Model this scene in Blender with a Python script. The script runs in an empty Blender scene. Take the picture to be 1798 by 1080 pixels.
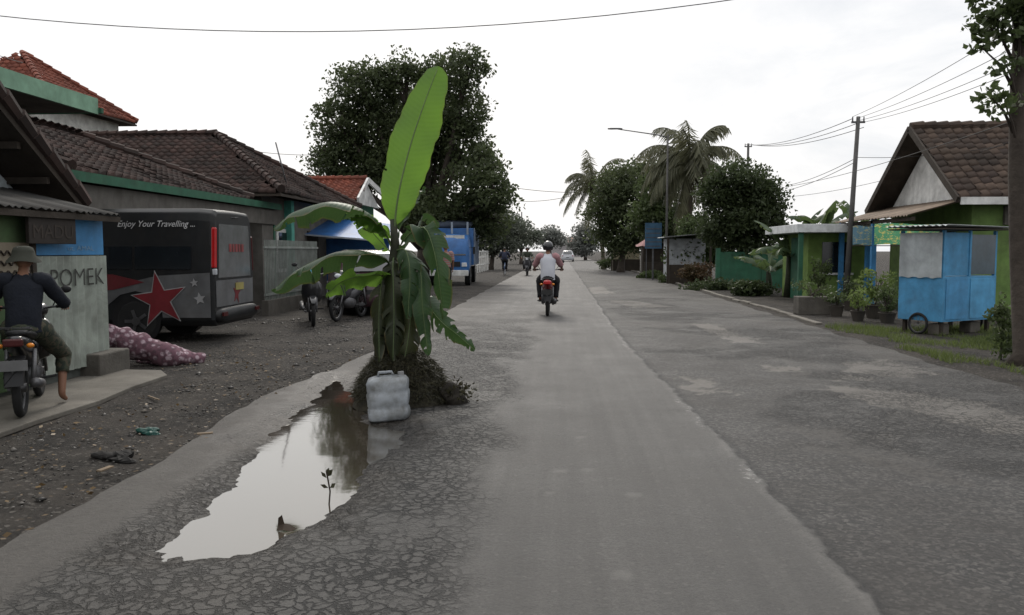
import bpy, bmesh, math, random
import numpy as np
from mathutils import Vector, Matrix, noise
random.seed(7); rng=np.random.default_rng(7)
S=bpy.context.scene; C=S.collection
R=math.radians; PI=math.pi; V=Vector
# ---------------------------------------------------------------- camera
F=1400.; PITCH=math.atan(100/F); YAW=math.atan(86/F*math.cos(PITCH)); CAM=V((0,0,1.5))
right=V((math.cos(YAW),math.sin(YAW),0)); fh=V((-math.sin(YAW),math.cos(YAW),0))
fwd=fh*math.cos(PITCH)+V((0,0,-math.sin(PITCH))); up=right.cross(fwd)
cd=bpy.data.cameras.new('camera'); cam=bpy.data.objects.new('camera',cd); C.objects.link(cam)
cam.matrix_world=Matrix(((right.x,up.x,-fwd.x,CAM.x),(right.y,up.y,-fwd.y,CAM.y),(right.z,up.z,-fwd.z,CAM.z),(0,0,0,1)))
cd.lens=F/1798*36; cd.sensor_width=36; cd.sensor_fit='HORIZONTAL'; cd.clip_end=3000; cd.clip_start=.05
S.camera=cam
S.view_settings.view_transform='Standard'
def ray(px,py): return fwd+right*((px-899)/F)+up*((540-py)/F)
def P(px,py,Y): v=ray(px,py); return CAM+v*(Y/v.y)
def G(px,py,z=0): v=ray(px,py); return CAM+v*((z-1.5)/v.z)
# ---------------------------------------------------------------- nodes
class NT:
    def __init__(s,tree): s.t=tree; s.t.nodes.clear()
    def n(s,typ,ins=None,**props):
        nd=s.t.nodes.new(typ)
        for k,v in props.items(): setattr(nd,k,v)
        for k,v in (ins or {}).items():
            if isinstance(v,bpy.types.NodeSocket): s.t.links.new(v,nd.inputs[k])
            else: nd.inputs[k].default_value=v
        return nd
    def mix(s,f,a,b,mode='MIX'):
        c=lambda q:q if isinstance(q,bpy.types.NodeSocket) or len(q)==4 else (*q,1)
        return s.n('ShaderNodeMix',{0:f,6:c(a),7:c(b)},data_type='RGBA',blend_type=mode).outputs[2]
    def m(s,op,a,b=0.,c=0.,clamp=False):
        return s.n('ShaderNodeMath',{0:a,1:b,2:c},operation=op,use_clamp=clamp).outputs[0]
    def noise(s,vec,scale,detail=4,rough=.55,dist=0):
        return s.n('ShaderNodeTexNoise',{'Vector':vec,'Scale':scale,'Detail':detail,'Roughness':rough,'Distortion':dist}).outputs[0]
    def rng(s,v,a,b,c=0.,d=1.):
        return s.n('ShaderNodeMapRange',{0:v,1:a,2:b,3:c,4:d}).outputs[0]
    def attr(s,name): return s.n('ShaderNodeAttribute',attribute_name=name).outputs['Fac']
    def bump(s,h,strength,dist=.01): return s.n('ShaderNodeBump',{'Height':h,'Strength':strength,'Distance':dist}).outputs[0]
def newmat(name):
    m=bpy.data.materials.new(name); m.use_nodes=True; return m,NT(m.node_tree)
def mul(c,k): return tuple(min(1,x*k) for x in c)
def M(name,c,rough=.7,metal=0.,var=.25,scale=3.,bump=0.,bscale=40.,spec=.3,alpha=1,coat=0,dirt=0,emit=None):
    m,t=newmat(name)
    co=t.n('ShaderNodeTexCoord').outputs['Object']
    f=t.rng(t.noise(co,scale,6,.6),.3,.7)
    col=t.mix(f,mul(c,1-var),mul(c,1+var))
    if dirt:
        f2=t.rng(t.noise(co,scale*.7,8,.7,1.),.45,.75,0,dirt)
        col=t.mix(f2,col,(.055,.046,.036))
        st=t.noise(t.n('ShaderNodeMapping',{0:co,3:(7,7,.6)}).outputs[0],1.,4,.6); col=t.mix(t.rng(st,.5,.75,0,dirt*.6),col,mul(c,.45))
    ins={'Base Color':col,'Roughness':rough,'Metallic':metal,'Specular IOR Level':spec}
    if coat: ins['Coat Weight']=coat; ins['Coat Roughness']=.1
    if bump: ins['Normal']=t.bump(t.noise(co,bscale,4),bump,.02)
    b=t.n('ShaderNodeBsdfPrincipled',ins)
    t.n('ShaderNodeOutputMaterial',{0:b.outputs[0]}); return m
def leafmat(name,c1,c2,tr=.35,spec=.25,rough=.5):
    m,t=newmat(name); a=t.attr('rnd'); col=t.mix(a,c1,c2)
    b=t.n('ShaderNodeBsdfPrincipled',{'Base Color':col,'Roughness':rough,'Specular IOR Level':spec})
    q=t.n('ShaderNodeBsdfTranslucent',{0:t.mix(.5,col,mul(c2,1.6))})
    x=t.n('ShaderNodeMixShader',{0:tr,1:b.outputs[0],2:q.outputs[0]}); t.n('ShaderNodeOutputMaterial',{0:x.outputs[0]}); return m
def tilemat(name,c1,c2,moss):
    m,t=newmat(name); a=t.attr('rnd'); co=t.n('ShaderNodeTexCoord').outputs['Object']
    col=t.mix(a,c1,c2); col=t.mix(t.rng(t.noise(co,.9,6,.7),.42,.68,0,.75),col,moss)
    col=t.mix(t.rng(t.noise(co,14,3),.4,.7,0,.5),col,mul(c1,.5))
    b=t.n('ShaderNodeBsdfPrincipled',{'Base Color':col,'Roughness':.85,'Specular IOR Level':.2}); t.n('ShaderNodeOutputMaterial',{0:b.outputs[0]}); return m
def bananamat(name,c1,c2,tr,brown=.0):
    m,t=newmat(name); u=t.attr('tt'); r=t.attr('rnd'); co=t.n('ShaderNodeTexCoord').outputs['Object']
    vein=t.m('SINE',t.m('MULTIPLY',u,300.)); v2=t.m('MULTIPLY_ADD',vein,.5,.5)
    col=t.mix(t.m('MULTIPLY',v2,.4),c1,c2)
    col=t.mix(t.rng(t.noise(co,4,6,.65),.35,.7,0,.8),col,c2)
    sp_n=t.n('ShaderNodeMapping',{0:co,3:(1,1,1)}).outputs[0]
    col=t.mix(t.rng(t.noise(sp_n,26,4,.7),.6,.72,0,.5*brown),col,(.12,.1,.035))
    e=t.attr('ed'); col=t.mix(t.m('MULTIPLY',t.rng(t.m('ADD',e,t.m('MULTIPLY',t.noise(co,9,4),.35)),1.06,1.2,0,1),brown),col,(.12,.085,.03))
    nb=t.bump(v2,.3,.003)
    b=t.n('ShaderNodeBsdfPrincipled',{'Base Color':col,'Roughness':.45,'Specular IOR Level':.35,'Normal':nb})
    q=t.n('ShaderNodeBsdfTranslucent',{0:t.mix(.5,col,(c2[0]*2.1,c2[1]*1.9,c2[2]*1.2))})
    x=t.n('ShaderNodeMixShader',{0:tr,1:b.outputs[0],2:q.outputs[0]}); t.n('ShaderNodeOutputMaterial',{0:x.outputs[0]}); return m
# ---------------------------------------------------------------- mesh builder
class MB:
    def __init__(s): s.v=[]; s.f=[]
    def add(s,vs,fs):
        o=len(s.v); s.v+= [tuple(v) for v in vs]; s.f+=[tuple(i+o for i in f) for f in fs]; return s
    def box(s,c,d,rz=0,rx=0,ry=0):
        m=Matrix.Rotation(rz,3,'Z')@Matrix.Rotation(ry,3,'Y')@Matrix.Rotation(rx,3,'X'); c=V(c)
        vs=[c+m@V((x*d[0]/2,y*d[1]/2,z*d[2]/2)) for x in(-1,1) for y in(-1,1) for z in(-1,1)]
        return s.add(vs,[(0,1,3,2),(4,6,7,5),(0,4,5,1),(2,3,7,6),(0,2,6,4),(1,5,7,3)])
    def b2(s,x0,x1,y0,y1,z0,z1): return s.box(((x0+x1)/2,(y0+y1)/2,(z0+z1)/2),(abs(x1-x0),abs(y1-y0),abs(z1-z0)))
    def bar(s,p,q,w,h,upv=(0,0,1)):
        p=V(p);q=V(q);d=(q-p).normalized(); a=d.cross(V(upv))
        if a.length<1e-4: a=d.cross(V((1,0,0)))
        a.normalize(); b=a.cross(d)
        vs=[o+a*(i*w/2)+b*(j*h/2) for o in(p,q) for i,j in((-1,-1),(1,-1),(1,1),(-1,1))]
        return s.add(vs,[(0,3,2,1),(4,5,6,7),(0,1,5,4),(1,2,6,5),(2,3,7,6),(3,0,4,7)])
    def tube(s,pts,rad,n=8,cap=True):
        pts=[V(p) for p in pts]
        if not hasattr(rad,'__len__'): rad=[rad]*len(pts)
        vs=[];fs=[]; a=None
        for i,p in enumerate(pts):
            d=(pts[min(i+1,len(pts)-1)]-pts[max(i-1,0)]).normalized()
            if a is None:
                a=d.cross(V((0,0,1)));
                if a.length<1e-3: a=d.cross(V((1,0,0)))
            a=(a-d*a.dot(d)).normalized(); b=d.cross(a)
            for k in range(n):
                t=2*PI*k/n; vs.append(p+(a*math.cos(t)+b*math.sin(t))*rad[i])
        for i in range(len(pts)-1):
            for k in range(n): fs.append((i*n+k,i*n+(k+1)%n,(i+1)*n+(k+1)%n,(i+1)*n+k))
        if cap: fs.append(tuple(range(n))[::-1]); fs.append(tuple(range((len(pts)-1)*n,len(pts)*n)))
        return s.add(vs,fs)
    def sph(s,c,r,nu=14,nv=9,z0=-1.,z1=1.,fn=None):
        if not hasattr(r,'__len__'): r=(r,r,r)
        vs=[];fs=[]; a0=math.asin(z0); a1=math.asin(z1)
        for j in range(nv+1):
            a=a0+(a1-a0)*j/nv
            for i in range(nu):
                t=2*PI*i/nu; q=V((math.cos(a)*math.cos(t)*r[0],math.cos(a)*math.sin(t)*r[1],math.sin(a)*r[2]))
                if fn: q=fn(q)
                vs.append(V(c)+q)
        for j in range(nv):
            for i in range(nu): fs.append((j*nu+i,j*nu+(i+1)%nu,(j+1)*nu+(i+1)%nu,(j+1)*nu+i))
        return s.add(vs,fs)
    def torus(s,c,Rr,r,n=24,m=8,axis='X'):
        vs=[];fs=[]
        for i in range(n):
            a=2*PI*i/n
            for j in range(m):
                b=2*PI*j/m; rr=Rr+r*math.cos(b); h=r*math.sin(b)
                if axis=='X': q=(h,rr*math.cos(a),rr*math.sin(a))
                else: q=(rr*math.cos(a),rr*math.sin(a),h)
                vs.append(V(c)+V(q))
        for i in range(n):
            for j in range(m): fs.append((i*m+j,((i+1)%n)*m+j,((i+1)%n)*m+(j+1)%m,i*m+(j+1)%m))
        return s.add(vs,fs)
    def prism(s,poly,off):
        n=len(poly); off=V(off); vs=[V(p) for p in poly]+[V(p)+off for p in poly]
        return s.add(vs,[tuple(range(n))[::-1],tuple(range(n,2*n))]+[(i,(i+1)%n,n+(i+1)%n,n+i) for i in range(n)])
    def cyl(s,c,r,h,axis='Z',n=16):
        c=V(c); d={'X':V((1,0,0)),'Y':V((0,1,0)),'Z':V((0,0,1))}[axis]
        return s.tube([c-d*h/2,c+d*h/2],r,n)
    def loft(s,secs,n=12,e=2.6):
        vs=[];fs=[]
        for (x,y,z,a,b) in secs:
            for k in range(n):
                t=2*PI*k/n; ct,st=math.cos(t),math.sin(t)
                vs.append((x+a*math.copysign(abs(ct)**(2/e),ct),y,z+b*math.copysign(abs(st)**(2/e),st)))
        for i in range(len(secs)-1):
            for k in range(n): fs.append((i*n+k,i*n+(k+1)%n,(i+1)*n+(k+1)%n,(i+1)*n+k))
        fs.append(tuple(range(n))); fs.append(tuple(range((len(secs)-1)*n,len(secs)*n))[::-1])
        return s.add(vs,fs)
    def prof(s,st):
        vs=[];fs=[]; n=2*len(st[0][1])
        for y,h in st:
            for x,z in h: vs.append((x,y,z))
            for x,z in h[::-1]: vs.append((-x,y,z))
        for i in range(len(st)-1):
            for k in range(n): fs.append((i*n+k,i*n+(k+1)%n,(i+1)*n+(k+1)%n,(i+1)*n+k))
        fs.append(tuple(range(n))); fs.append(tuple(range((len(st)-1)*n,len(st)*n))[::-1])
        return s.add(vs,fs)
    def build(s,name,mat,parent=None,smooth=False,bevel=0,sub=0):
        me=bpy.data.meshes.new(name); me.from_pydata(s.v,[],s.f); me.materials.append(mat)
        bm=bmesh.new(); bm.from_mesh(me); bmesh.ops.recalc_face_normals(bm,faces=bm.faces[:]); bm.to_mesh(me); bm.free()
        if smooth:
            me.polygons.foreach_set('use_smooth',[True]*len(me.polygons))
        o=bpy.data.objects.new(name,me); C.objects.link(o)
        if parent: o.parent=parent
        if bevel:
            b=o.modifiers.new('bevel','BEVEL'); b.width=bevel; b.segments=2; b.limit_method='ANGLE'
        if sub:
            b=o.modifiers.new('sub','SUBSURF'); b.levels=sub; b.render_levels=sub
        return o
def tag(o,label=None,cat=None,group=None,kind=None):
    if label: o['label']=label
    if cat: o['category']=cat
    if group: o['group']=group
    if kind: o['kind']=kind
    return o
def thing(name,label,cat,loc=(0,0,0),rz=0,group=None,sc=1):
    o=bpy.data.objects.new(name,None); C.objects.link(o); o.location=loc; o.rotation_euler=(0,0,rz); o.scale=(sc,)*3
    o.empty_display_size=.2
    return tag(o,label,cat,group)
def quadmesh(name,verts,quads,mat,parent=None,rnd=None,attrs=None,smooth=False):
    verts=np.asarray(verts,dtype=np.float32); quads=np.asarray(quads,dtype=np.int32); n=len(quads); k=quads.shape[1]
    me=bpy.data.meshes.new(name); me.vertices.add(len(verts)); me.vertices.foreach_set('co',verts.ravel())
    me.loops.add(n*k); me.loops.foreach_set('vertex_index',quads.ravel())
    me.polygons.add(n); me.polygons.foreach_set('loop_start',np.arange(0,n*k,k,dtype=np.int32))
    try: me.polygons.foreach_set('loop_total',np.full(n,k,dtype=np.int32))
    except Exception: pass
    me.update(calc_edges=True); me.validate()
    if rnd is not None:
        a=me.attributes.new('rnd','FLOAT','FACE'); a.data.foreach_set('value',np.asarray(rnd,dtype=np.float32))
    for kx,vv in (attrs or {}).items():
        a=me.attributes.new(kx,'FLOAT','POINT'); a.data.foreach_set('value',np.asarray(vv,dtype=np.float32))
    if smooth: me.polygons.foreach_set('use_smooth',[True]*n)
    me.materials.append(mat)
    o=bpy.data.objects.new(name,me); C.objects.link(o)
    if parent: o.parent=parent
    return o
def textpart(txt,size,origin,rt,upv,mat,parent,name='lettering',shear=0,width=None,off=0):
    cu=bpy.data.curves.new('t','FONT'); cu.body=txt; cu.size=size; cu.shear=shear; cu.offset=off; cu.resolution_u=3
    ob=bpy.data.objects.new('t',cu); C.objects.link(ob); bpy.context.view_layer.update()
    me=bpy.data.meshes.new_from_object(ob.evaluated_get(bpy.context.evaluated_depsgraph_get()))
    bpy.data.objects.remove(ob)
    xs=[v.co.x for v in me.vertices]; k=1 if not width or not xs else width/(max(xs)-min(xs)); x0=min(xs) if xs else 0
    o0=V(origin); rt=V(rt).normalized(); upv=V(upv).normalized()
    for v in me.vertices: v.co=o0+rt*((v.co.x-x0)*k)+upv*v.co.y
    me.name=name; me.materials.clear(); me.materials.append(mat)
    o=bpy.data.objects.new(name,me); C.objects.link(o); o.parent=parent; return o
# ---------------------------------------------------------------- materials
black=M('black_plastic',(.014,.014,.015),.45,var=.2)
rubber=M('rubber',(.018,.018,.018),.9)
chrome=M('metal_bare',(.35,.35,.36),.35,1.)
steel=M('dull_metal',(.12,.12,.125),.5,.7,dirt=.4)
glass=M('dark_glass',(.012,.015,.018),.08,spec=.6)
redlens=M('red_lens',(.42,.01,.012),.2,spec=.6)
ambl=M('amber_lens',(.6,.2,.02),.2)
whitep=M('white_paint',(.62,.62,.6),.6,dirt=.4)
whitec=M('white_cloth',(.45,.46,.5),.9,var=.08)
wood_d=M('dark_wood',(.04,.032,.025),.85,bump=.4,bscale=20)
bark=M('bark',(.055,.045,.037),.9,scale=5,bump=.9,bscale=14)
barkl=M('palm_bark',(.12,.1,.08),.9,scale=6,bump=.7,bscale=12)
skinm=M('skin',(.2,.1,.062),.55,var=.1)
hairm=M('hair',(.01,.009,.008),.6)
concrete=M('concrete',(.15,.138,.118),.85,var=.25,scale=2,bump=.3,bscale=60,dirt=.6)
conc_d=M('old_concrete',(.1,.092,.08),.9,bump=.4,bscale=30,dirt=.6)
greenp=M('green_wall_paint',(.13,.21,.06),.8,dirt=.45)
greend=M('dark_green_paint',(.03,.11,.065),.7,dirt=.3)
mint=M('mint_fascia_paint',(.19,.33,.23),.7,dirt=.4)
bluep=M('blue_paint',(.05,.21,.43),.55,dirt=.3)
blued=M('truck_blue',(.03,.12,.32),.45,coat=.2,dirt=.25)
corrm=M('pale_corrugated_sheet',(.29,.32,.28),.6,dirt=.5)
rustm=M('rusty_sheet',(.22,.17,.13),.8,scale=1.5,var=.4,dirt=.6)
zinc=M('zinc_sheet',(.4,.42,.42),.45,.3,dirt=.35)
greyw=M('grey_plaster',(.12,.112,.1),.9,dirt=.5)
cream=M('cream_wall',(.45,.4,.27),.85,dirt=.4)
tile_d=tilemat('dark_roof_tiles',(.07,.043,.036),(.025,.02,.018),(.02,.018,.016))
tile_r=tilemat('red_roof_tiles',(.24,.075,.048),(.15,.05,.035),(.08,.038,.028))
tile_b=tilemat('brown_roof_tiles',(.11,.078,.06),(.045,.034,.03),(.028,.026,.022))
lf_dark=leafmat('dark_foliage',(.02,.03,.013),(.058,.078,.033),.35)
lf_soft=leafmat('soft_foliage',(.024,.034,.016),(.075,.095,.042),.4)
lf_mid=leafmat('mid_foliage',(.03,.042,.016),(.08,.11,.042),.35)
lf_haze=leafmat('haze_tinted_foliage',(.055,.062,.05),(.1,.115,.085),.33)  # distance haze mixed into the leaf colour, no volume in the air
lf_far_haze=leafmat('far_haze_tinted_foliage',(.13,.14,.13),(.2,.21,.19),.3)  # farthest trees: stronger haze painted in as paler leaf colour
lf_palm=leafmat('palm_foliage',(.05,.055,.028),(.14,.14,.085),.38)
lf_fresh=leafmat('fresh_foliage',(.06,.10,.02),(.15,.2,.06),.4)
lf_grass=leafmat('grass_blades',(.045,.065,.018),(.13,.165,.05),.35)
lf_dry=leafmat('dry_grass',(.018,.018,.011),(.06,.055,.03),.15)
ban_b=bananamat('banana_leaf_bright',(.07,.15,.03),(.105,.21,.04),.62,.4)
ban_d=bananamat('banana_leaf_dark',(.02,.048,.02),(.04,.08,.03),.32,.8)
ban_far=bananamat('banana_leaf_far',(.04,.07,.035),(.075,.115,.055),.4,.5)
# ---------------------------------------------------------------- world + sun
W=bpy.data.worlds.new('World'); S.world=W; W.use_nodes=True; t=NT(W.node_tree)
co=t.n('ShaderNodeTexCoord').outputs['Generated']
sky=t.n('ShaderNodeTexSky',sky_type='NISHITA',sun_disc=False,sun_elevation=R(38),sun_rotation=R(-8),air_density=1.5,dust_density=3)
bg1=t.n('ShaderNodeBackground',{0:sky.outputs[0],1:.08})
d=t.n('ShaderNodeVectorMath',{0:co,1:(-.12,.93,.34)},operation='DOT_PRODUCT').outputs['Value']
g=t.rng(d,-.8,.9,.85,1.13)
mp=t.n('ShaderNodeMapping',{0:co,3:(1,1,3.2)}).outputs[0]
cl=t.rng(t.noise(mp,2.6,7,.6,.4),.42,.66)
sp=t.n('ShaderNodeSeparateXYZ',{0:co}).outputs
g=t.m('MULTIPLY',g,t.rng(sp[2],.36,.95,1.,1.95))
rightf=t.rng(sp[0],.02,.42)
cc=t.mix(t.m('MULTIPLY',cl,rightf),(.95,.945,.95),(.66,.70,.76))
cc=t.mix(t.m('MULTIPLY',cl,.1),cc,(.72,.75,.78))
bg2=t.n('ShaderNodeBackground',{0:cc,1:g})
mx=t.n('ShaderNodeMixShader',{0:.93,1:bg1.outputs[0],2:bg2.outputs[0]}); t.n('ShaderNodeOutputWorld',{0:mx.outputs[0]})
sl=bpy.data.lights.new('sun','SUN'); sl.energy=1.4; sl.angle=R(12); sl.color=(1,.94,.85)
so=bpy.data.objects.new('sun',sl); C.objects.link(so)
sd=V((-.11,math.cos(R(38)),math.sin(R(38)))); so.rotation_euler=sd.to_track_quat('Z','Y').to_euler()
# ---------------------------------------------------------------- ground, road, shoulders, puddle
def sstep(a,b,x): q=np.clip((x-a)/(b-a),0,1); return q*q*(3-2*q)
def sdf(px_,py_,poly):
    poly=np.array([(p[0],p[1]) for p in poly]); d=np.full(px_.shape,1e9); ins=np.zeros(px_.shape,bool)
    n=len(poly)
    for i in range(n):
        a=poly[i]; b=poly[(i+1)%n]; e=b-a
        wx=px_-a[0]; wy=py_-a[1]; tt=np.clip((wx*e[0]+wy*e[1])/(e@e),0,1)
        d=np.minimum(d,np.hypot(wx-e[0]*tt,wy-e[1]*tt))
        c=((a[1]>py_)!=(b[1]>py_))&(px_<(b[0]-a[0])*(py_-a[1])/(b[1]-a[1]+1e-12)+a[0]); ins^=c
    return np.where(ins,-d,d)
def nz(xs,ys,sc,seed=0,oct=4):
    return np.array([noise.fractal(V((x*sc,y*sc,seed)),1.,2.,oct) for x,y in zip(xs.ravel(),ys.ravel())]).reshape(xs.shape)
pudpx=[(592,662),(622,690),(640,735),(715,752),(700,782),(650,808),(630,840),(596,880),(540,926),(470,955),(395,972),(290,982),(268,960),(330,905),(390,855),(440,795),(474,757),(505,735),(548,695)]
pud=[G(*p) for p in pudpx]; pc=sum(pud,V())/len(pud)
ROADZ=.02
ny=460; nx=250
ys=np.concatenate([[-6,0],np.geomspace(2.,70,ny),np.geomspace(75,520,40)])
us=np.linspace(0,1,nx)
le=-2.78+.07*np.array([noise.fractal(V((0,y*.9,3)),1,2,4) for y in ys])-.25*np.exp(-((ys-7.6)/1.6)**2); re=5.0+.16*np.array([noise.fractal(V((5,y*.6,3)),1,2,4) for y in ys])
X=le[:,None]*(1-us)+re[:,None]*us; Y=np.repeat(ys[:,None],nx,1)
n1=nz(X,Y,.9,1); n2=nz(X,Y,4,2,5); n3=nz(X,Y,13,21,3)
dp=sdf(X,Y,pud)
z=ROADZ+.010*n1+.003*n2
dep=1-sstep(-.18,.26,dp+.07*n2+.015*n3); z-= .065*dep*(Y<20)
z+=.0045*n3*np.exp(-(dp/.35)**2)*(Y<20)
z+=.03*sstep(.2,.0,X-le[:,None])*(dep>.02)*(Y<20)
ledge=1.05+.06*nz(np.zeros_like(ys),ys,.35,9)+.25*sstep(14,5,ys)
lex=X-ledge[:,None]-.035*n2-.02*n3
lane=sstep(.015,-.015,lex)
z-= .02*(1-lane)
crack=sstep(-.3,-.7,X+.35*n1)*sstep(-2.45,-2.2,X)*sstep(19,11,Y)
crack=np.maximum(crack,.7*sstep(1.2,1.6,X+.6*n1)*(sstep(-.15,.1,nz(X,Y,.35,11)))*sstep(40,16,Y))
wet=(1-sstep(.08,.45,dp+.18*n2+.14*n1))*(Y<20)
wet=np.maximum(wet,.9*(1-sstep(.1,.5,np.hypot((X+1.45)/1.0,(Y-8.2)/1.0)-.42+.3*n2)))
wet=np.maximum(wet,.55*sstep(.0,.4,n1+.2)*sstep(4.9,3.4,Y)*sstep(-1.0,-1.5,X)*sstep(-2.7,-2.3,X))
patch=np.zeros_like(X)
for poly in ([(1470,635),(1560,630),(1645,655),(1600,665),(1500,655)],[(1430,672),(1600,688),(1725,705),(1820,738),(1820,765),(1700,755),(1600,722),(1470,695)],
    [(1190,660),(1245,665),(1275,692),(1215,688)],[(1205,568),(1255,568),(1345,602),(1290,602)],[(1340,640),(1400,640),(1420,652),(1360,652)],[(1060,527),(1110,527),(1190,540),(1110,540)],[(1030,505),(1060,503),(1080,515),(1040,516)],[(1460,655),(1520,655),(1515,668),(1465,666)]):
    pw=[G(*p) for p in poly]; patch=np.maximum(patch,1-sstep(-.06,.05,sdf(X,Y,pw)+.2*n2+.08*n3))
pedge=np.clip(patch*(1-patch)*4,0,1)
pot_=sstep(.32,.42,nz(X,Y,1.1,31,5))*sstep(1.5,2.,X)*(Y<30)*(1-patch)
spots=np.zeros_like(X)
for (a,b,r) in ((1115,873,.055),(1090,1015,.06),(965,870,.035),(1020,772,.05),(985,832,.04),(1060,765,.03),(1030,830,.03),(930,935,.03),(700,640,.1),(1180,775,.03)):
    g0=G(a,b); spots=np.maximum(spots,1-sstep(r*.6,r*1.1,np.hypot(X-g0.x,(Y-g0.y))+.05*n2))
strip=sstep(-2.1,-2.3,X+.15*n1)*sstep(11,8.5,Y)
dirtr=np.maximum(sstep(3.9,5.0,X+.7*n1),sstep(-1.2,-2.5,X+.4*n1)*sstep(9,12,Y))
paint=(np.abs(lex+.05)<.035)*1.*((np.abs(Y-7.3)<.7)|(np.abs(Y-17)<5)|(np.abs(Y-5.3)<.25))
z-=(patch*.012+pot_*.012)*(Y<16)
edl=np.exp(-((lex-.035)/.025)**2); pale=np.exp(-((lex+.04)/.03)**2)
verts=np.stack([X,Y,z],-1).reshape(-1,3)
ii=np.arange((len(ys)-1)*nx).reshape(len(ys)-1,nx)[:,:-1].ravel(); quads=np.stack([ii,ii+1,ii+nx+1,ii+nx],1)
m,t=newmat('asphalt'); co=t.n('ShaderNodeTexCoord').outputs['Object']
fine=t.noise(co,75,4,.85); med=t.noise(co,28,5,.75); big=t.noise(co,1.1,6,.65); huge=t.noise(co,.35,5,.6)
stone=t.n('ShaderNodeTexVoronoi',{'Vector':co,'Scale':52.}).outputs['Color']; stv=t.n('ShaderNodeSeparateColor',{0:stone}).outputs[0]
streak=t.noise(t.n('ShaderNodeMapping',{0:co,3:(6,.22,1)}).outputs[0],1.,6,.65)
coarse=t.mix(t.m('POWER',stv,2.2),(.012,.0115,.011),(.105,.097,.089)); coarse=t.mix(t.rng(fine,.4,.6,0,.4),coarse,(.02,.019,.018)); coarse=t.mix(t.rng(big,.42,.6,0,.45),coarse,(.042,.038,.034))
coarse=t.mix(t.rng(med,.52,.66,0,.7),coarse,(.010,.0098,.0095)); coarse=t.mix(t.rng(huge,.48,.62,0,.4),coarse,(.05,.045,.04))
lanec=t.mix(t.rng(fine,.36,.64),(.05,.048,.045),(.1,.095,.089)); lanec=t.mix(t.rng(streak,.38,.62,0,.65),lanec,(.048,.0455,.043)); lanec=t.mix(t.rng(big,.45,.7,0,.5),lanec,(.096,.091,.085)); lanec=t.mix(t.rng(stv,.95,.98,0,.25),lanec,(.15,.142,.13))
lanec=t.mix(t.m('MULTIPLY',t.attr('pale'),t.rng(t.noise(co,6,4),.4,.6,0,.45)),lanec,(.14,.132,.122))
col=t.mix(t.attr('lane'),coarse,lanec)
col=t.mix(t.m('MULTIPLY',t.attr('edl'),.65),col,(.010,.0095,.009))
col=t.mix(t.m('MULTIPLY',t.attr('strip'),.8),col,t.mix(t.rng(med,.4,.65),(.043,.038,.033),(.07,.063,.055)))
col=t.mix(t.m('MULTIPLY',t.attr('dirtr'),.55),col,t.mix(t.rng(med,.4,.65),(.028,.024,.02),(.072,.062,.052)))
dist=t.n('ShaderNodeVectorMath',{0:co,1:t.n('ShaderNodeVectorMath',{0:t.n('ShaderNodeTexNoise',{'Vector':co,'Scale':8.,'Detail':5.,'Roughness':.7}).outputs[1],3:.13},operation='SCALE').outputs[0]},operation='ADD').outputs[0]
vo=t.n('ShaderNodeTexVoronoi',{'Vector':dist,'Scale':15.},feature='DISTANCE_TO_EDGE').outputs[0]
vo2=t.n('ShaderNodeTexVoronoi',{'Vector':dist,'Scale':5.5},feature='DISTANCE_TO_EDGE').outputs[0]
ck=t.m('MAXIMUM',t.m('MULTIPLY',t.rng(vo,.03,.12,1,0),t.rng(big,.4,.52,.15,1)),t.m('MULTIPLY',t.rng(vo2,.012,.045,1,0),t.rng(t.noise(co,3.1,3),.4,.52,.15,1)))
ck=t.m('MULTIPLY',ck,t.attr('crack'))
col=t.mix(t.m('MULTIPLY',t.attr('crack'),.5),col,t.mix(t.rng(fine,.35,.65),(.026,.0245,.023),(.07,.066,.061)))
col=t.mix(t.m('MULTIPLY',t.attr('patch'),.9),col,t.mix(t.rng(med,.35,.7),(.13,.118,.104),(.08,.073,.064)))
col=t.mix(t.m('MULTIPLY',t.attr('pot'),.6),col,t.mix(t.rng(med,.4,.62),(.075,.068,.06),(.018,.017,.016)))
col=t.mix(t.m('MULTIPLY',t.attr('pedge'),.6),col,(.010,.0095,.009))
col=t.mix(t.m('MULTIPLY',t.attr('spots'),.45),col,(.14,.134,.124))
col=t.mix(t.m('MULTIPLY',t.attr('paint'),t.rng(t.noise(co,16,6,.85),.54,.6,0,.7)),col,(.36,.355,.335))
col=t.mix(t.m('MULTIPLY',ck,.95),col,(.003,.003,.003))
wt=t.attr('wet'); col=t.mix(t.m('MULTIPLY',wt,.75),col,t.mix(t.rng(big,.35,.65),(.013,.011,.009),(.036,.029,.021)))
ro=t.m('SUBTRACT',t.rng(big,.3,.7,.6,.78),t.m('MULTIPLY',wt,t.rng(med,.3,.7,.5,.2)))
h=t.m('SUBTRACT',t.m('ADD',t.m('MULTIPLY',fine,.5),t.m('ADD',t.m('MULTIPLY',med,.9),t.m('MULTIPLY',stv,t.m('SUBTRACT',.6,t.m('MULTIPLY',t.attr('lane'),.5))))),t.m('MULTIPLY',ck,2.2))
b=t.n('ShaderNodeBsdfPrincipled',{'Base Color':col,'Roughness':ro,'Specular IOR Level':.42,'Normal':t.bump(h,.95,.015)})
t.n('ShaderNodeOutputMaterial',{0:b.outputs[0]})
tag(quadmesh('road',verts,quads,m,None,None,{k:v.ravel() for k,v in dict(lane=lane,crack=crack,wet=wet,patch=patch,pedge=pedge,pot=pot_,spots=spots,strip=strip,dirtr=dirtr,paint=paint,edl=edl,pale=pale).items()},True),kind='structure')
m,t=newmat('soil'); co=t.n('ShaderNodeTexCoord').outputs['Object']
a1=t.noise(co,1.4,8,.7); a2=t.noise(co,45,4,.8); a3=t.n('ShaderNodeTexVoronoi',{'Vector':co,'Scale':42.}).outputs['Color']
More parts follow.
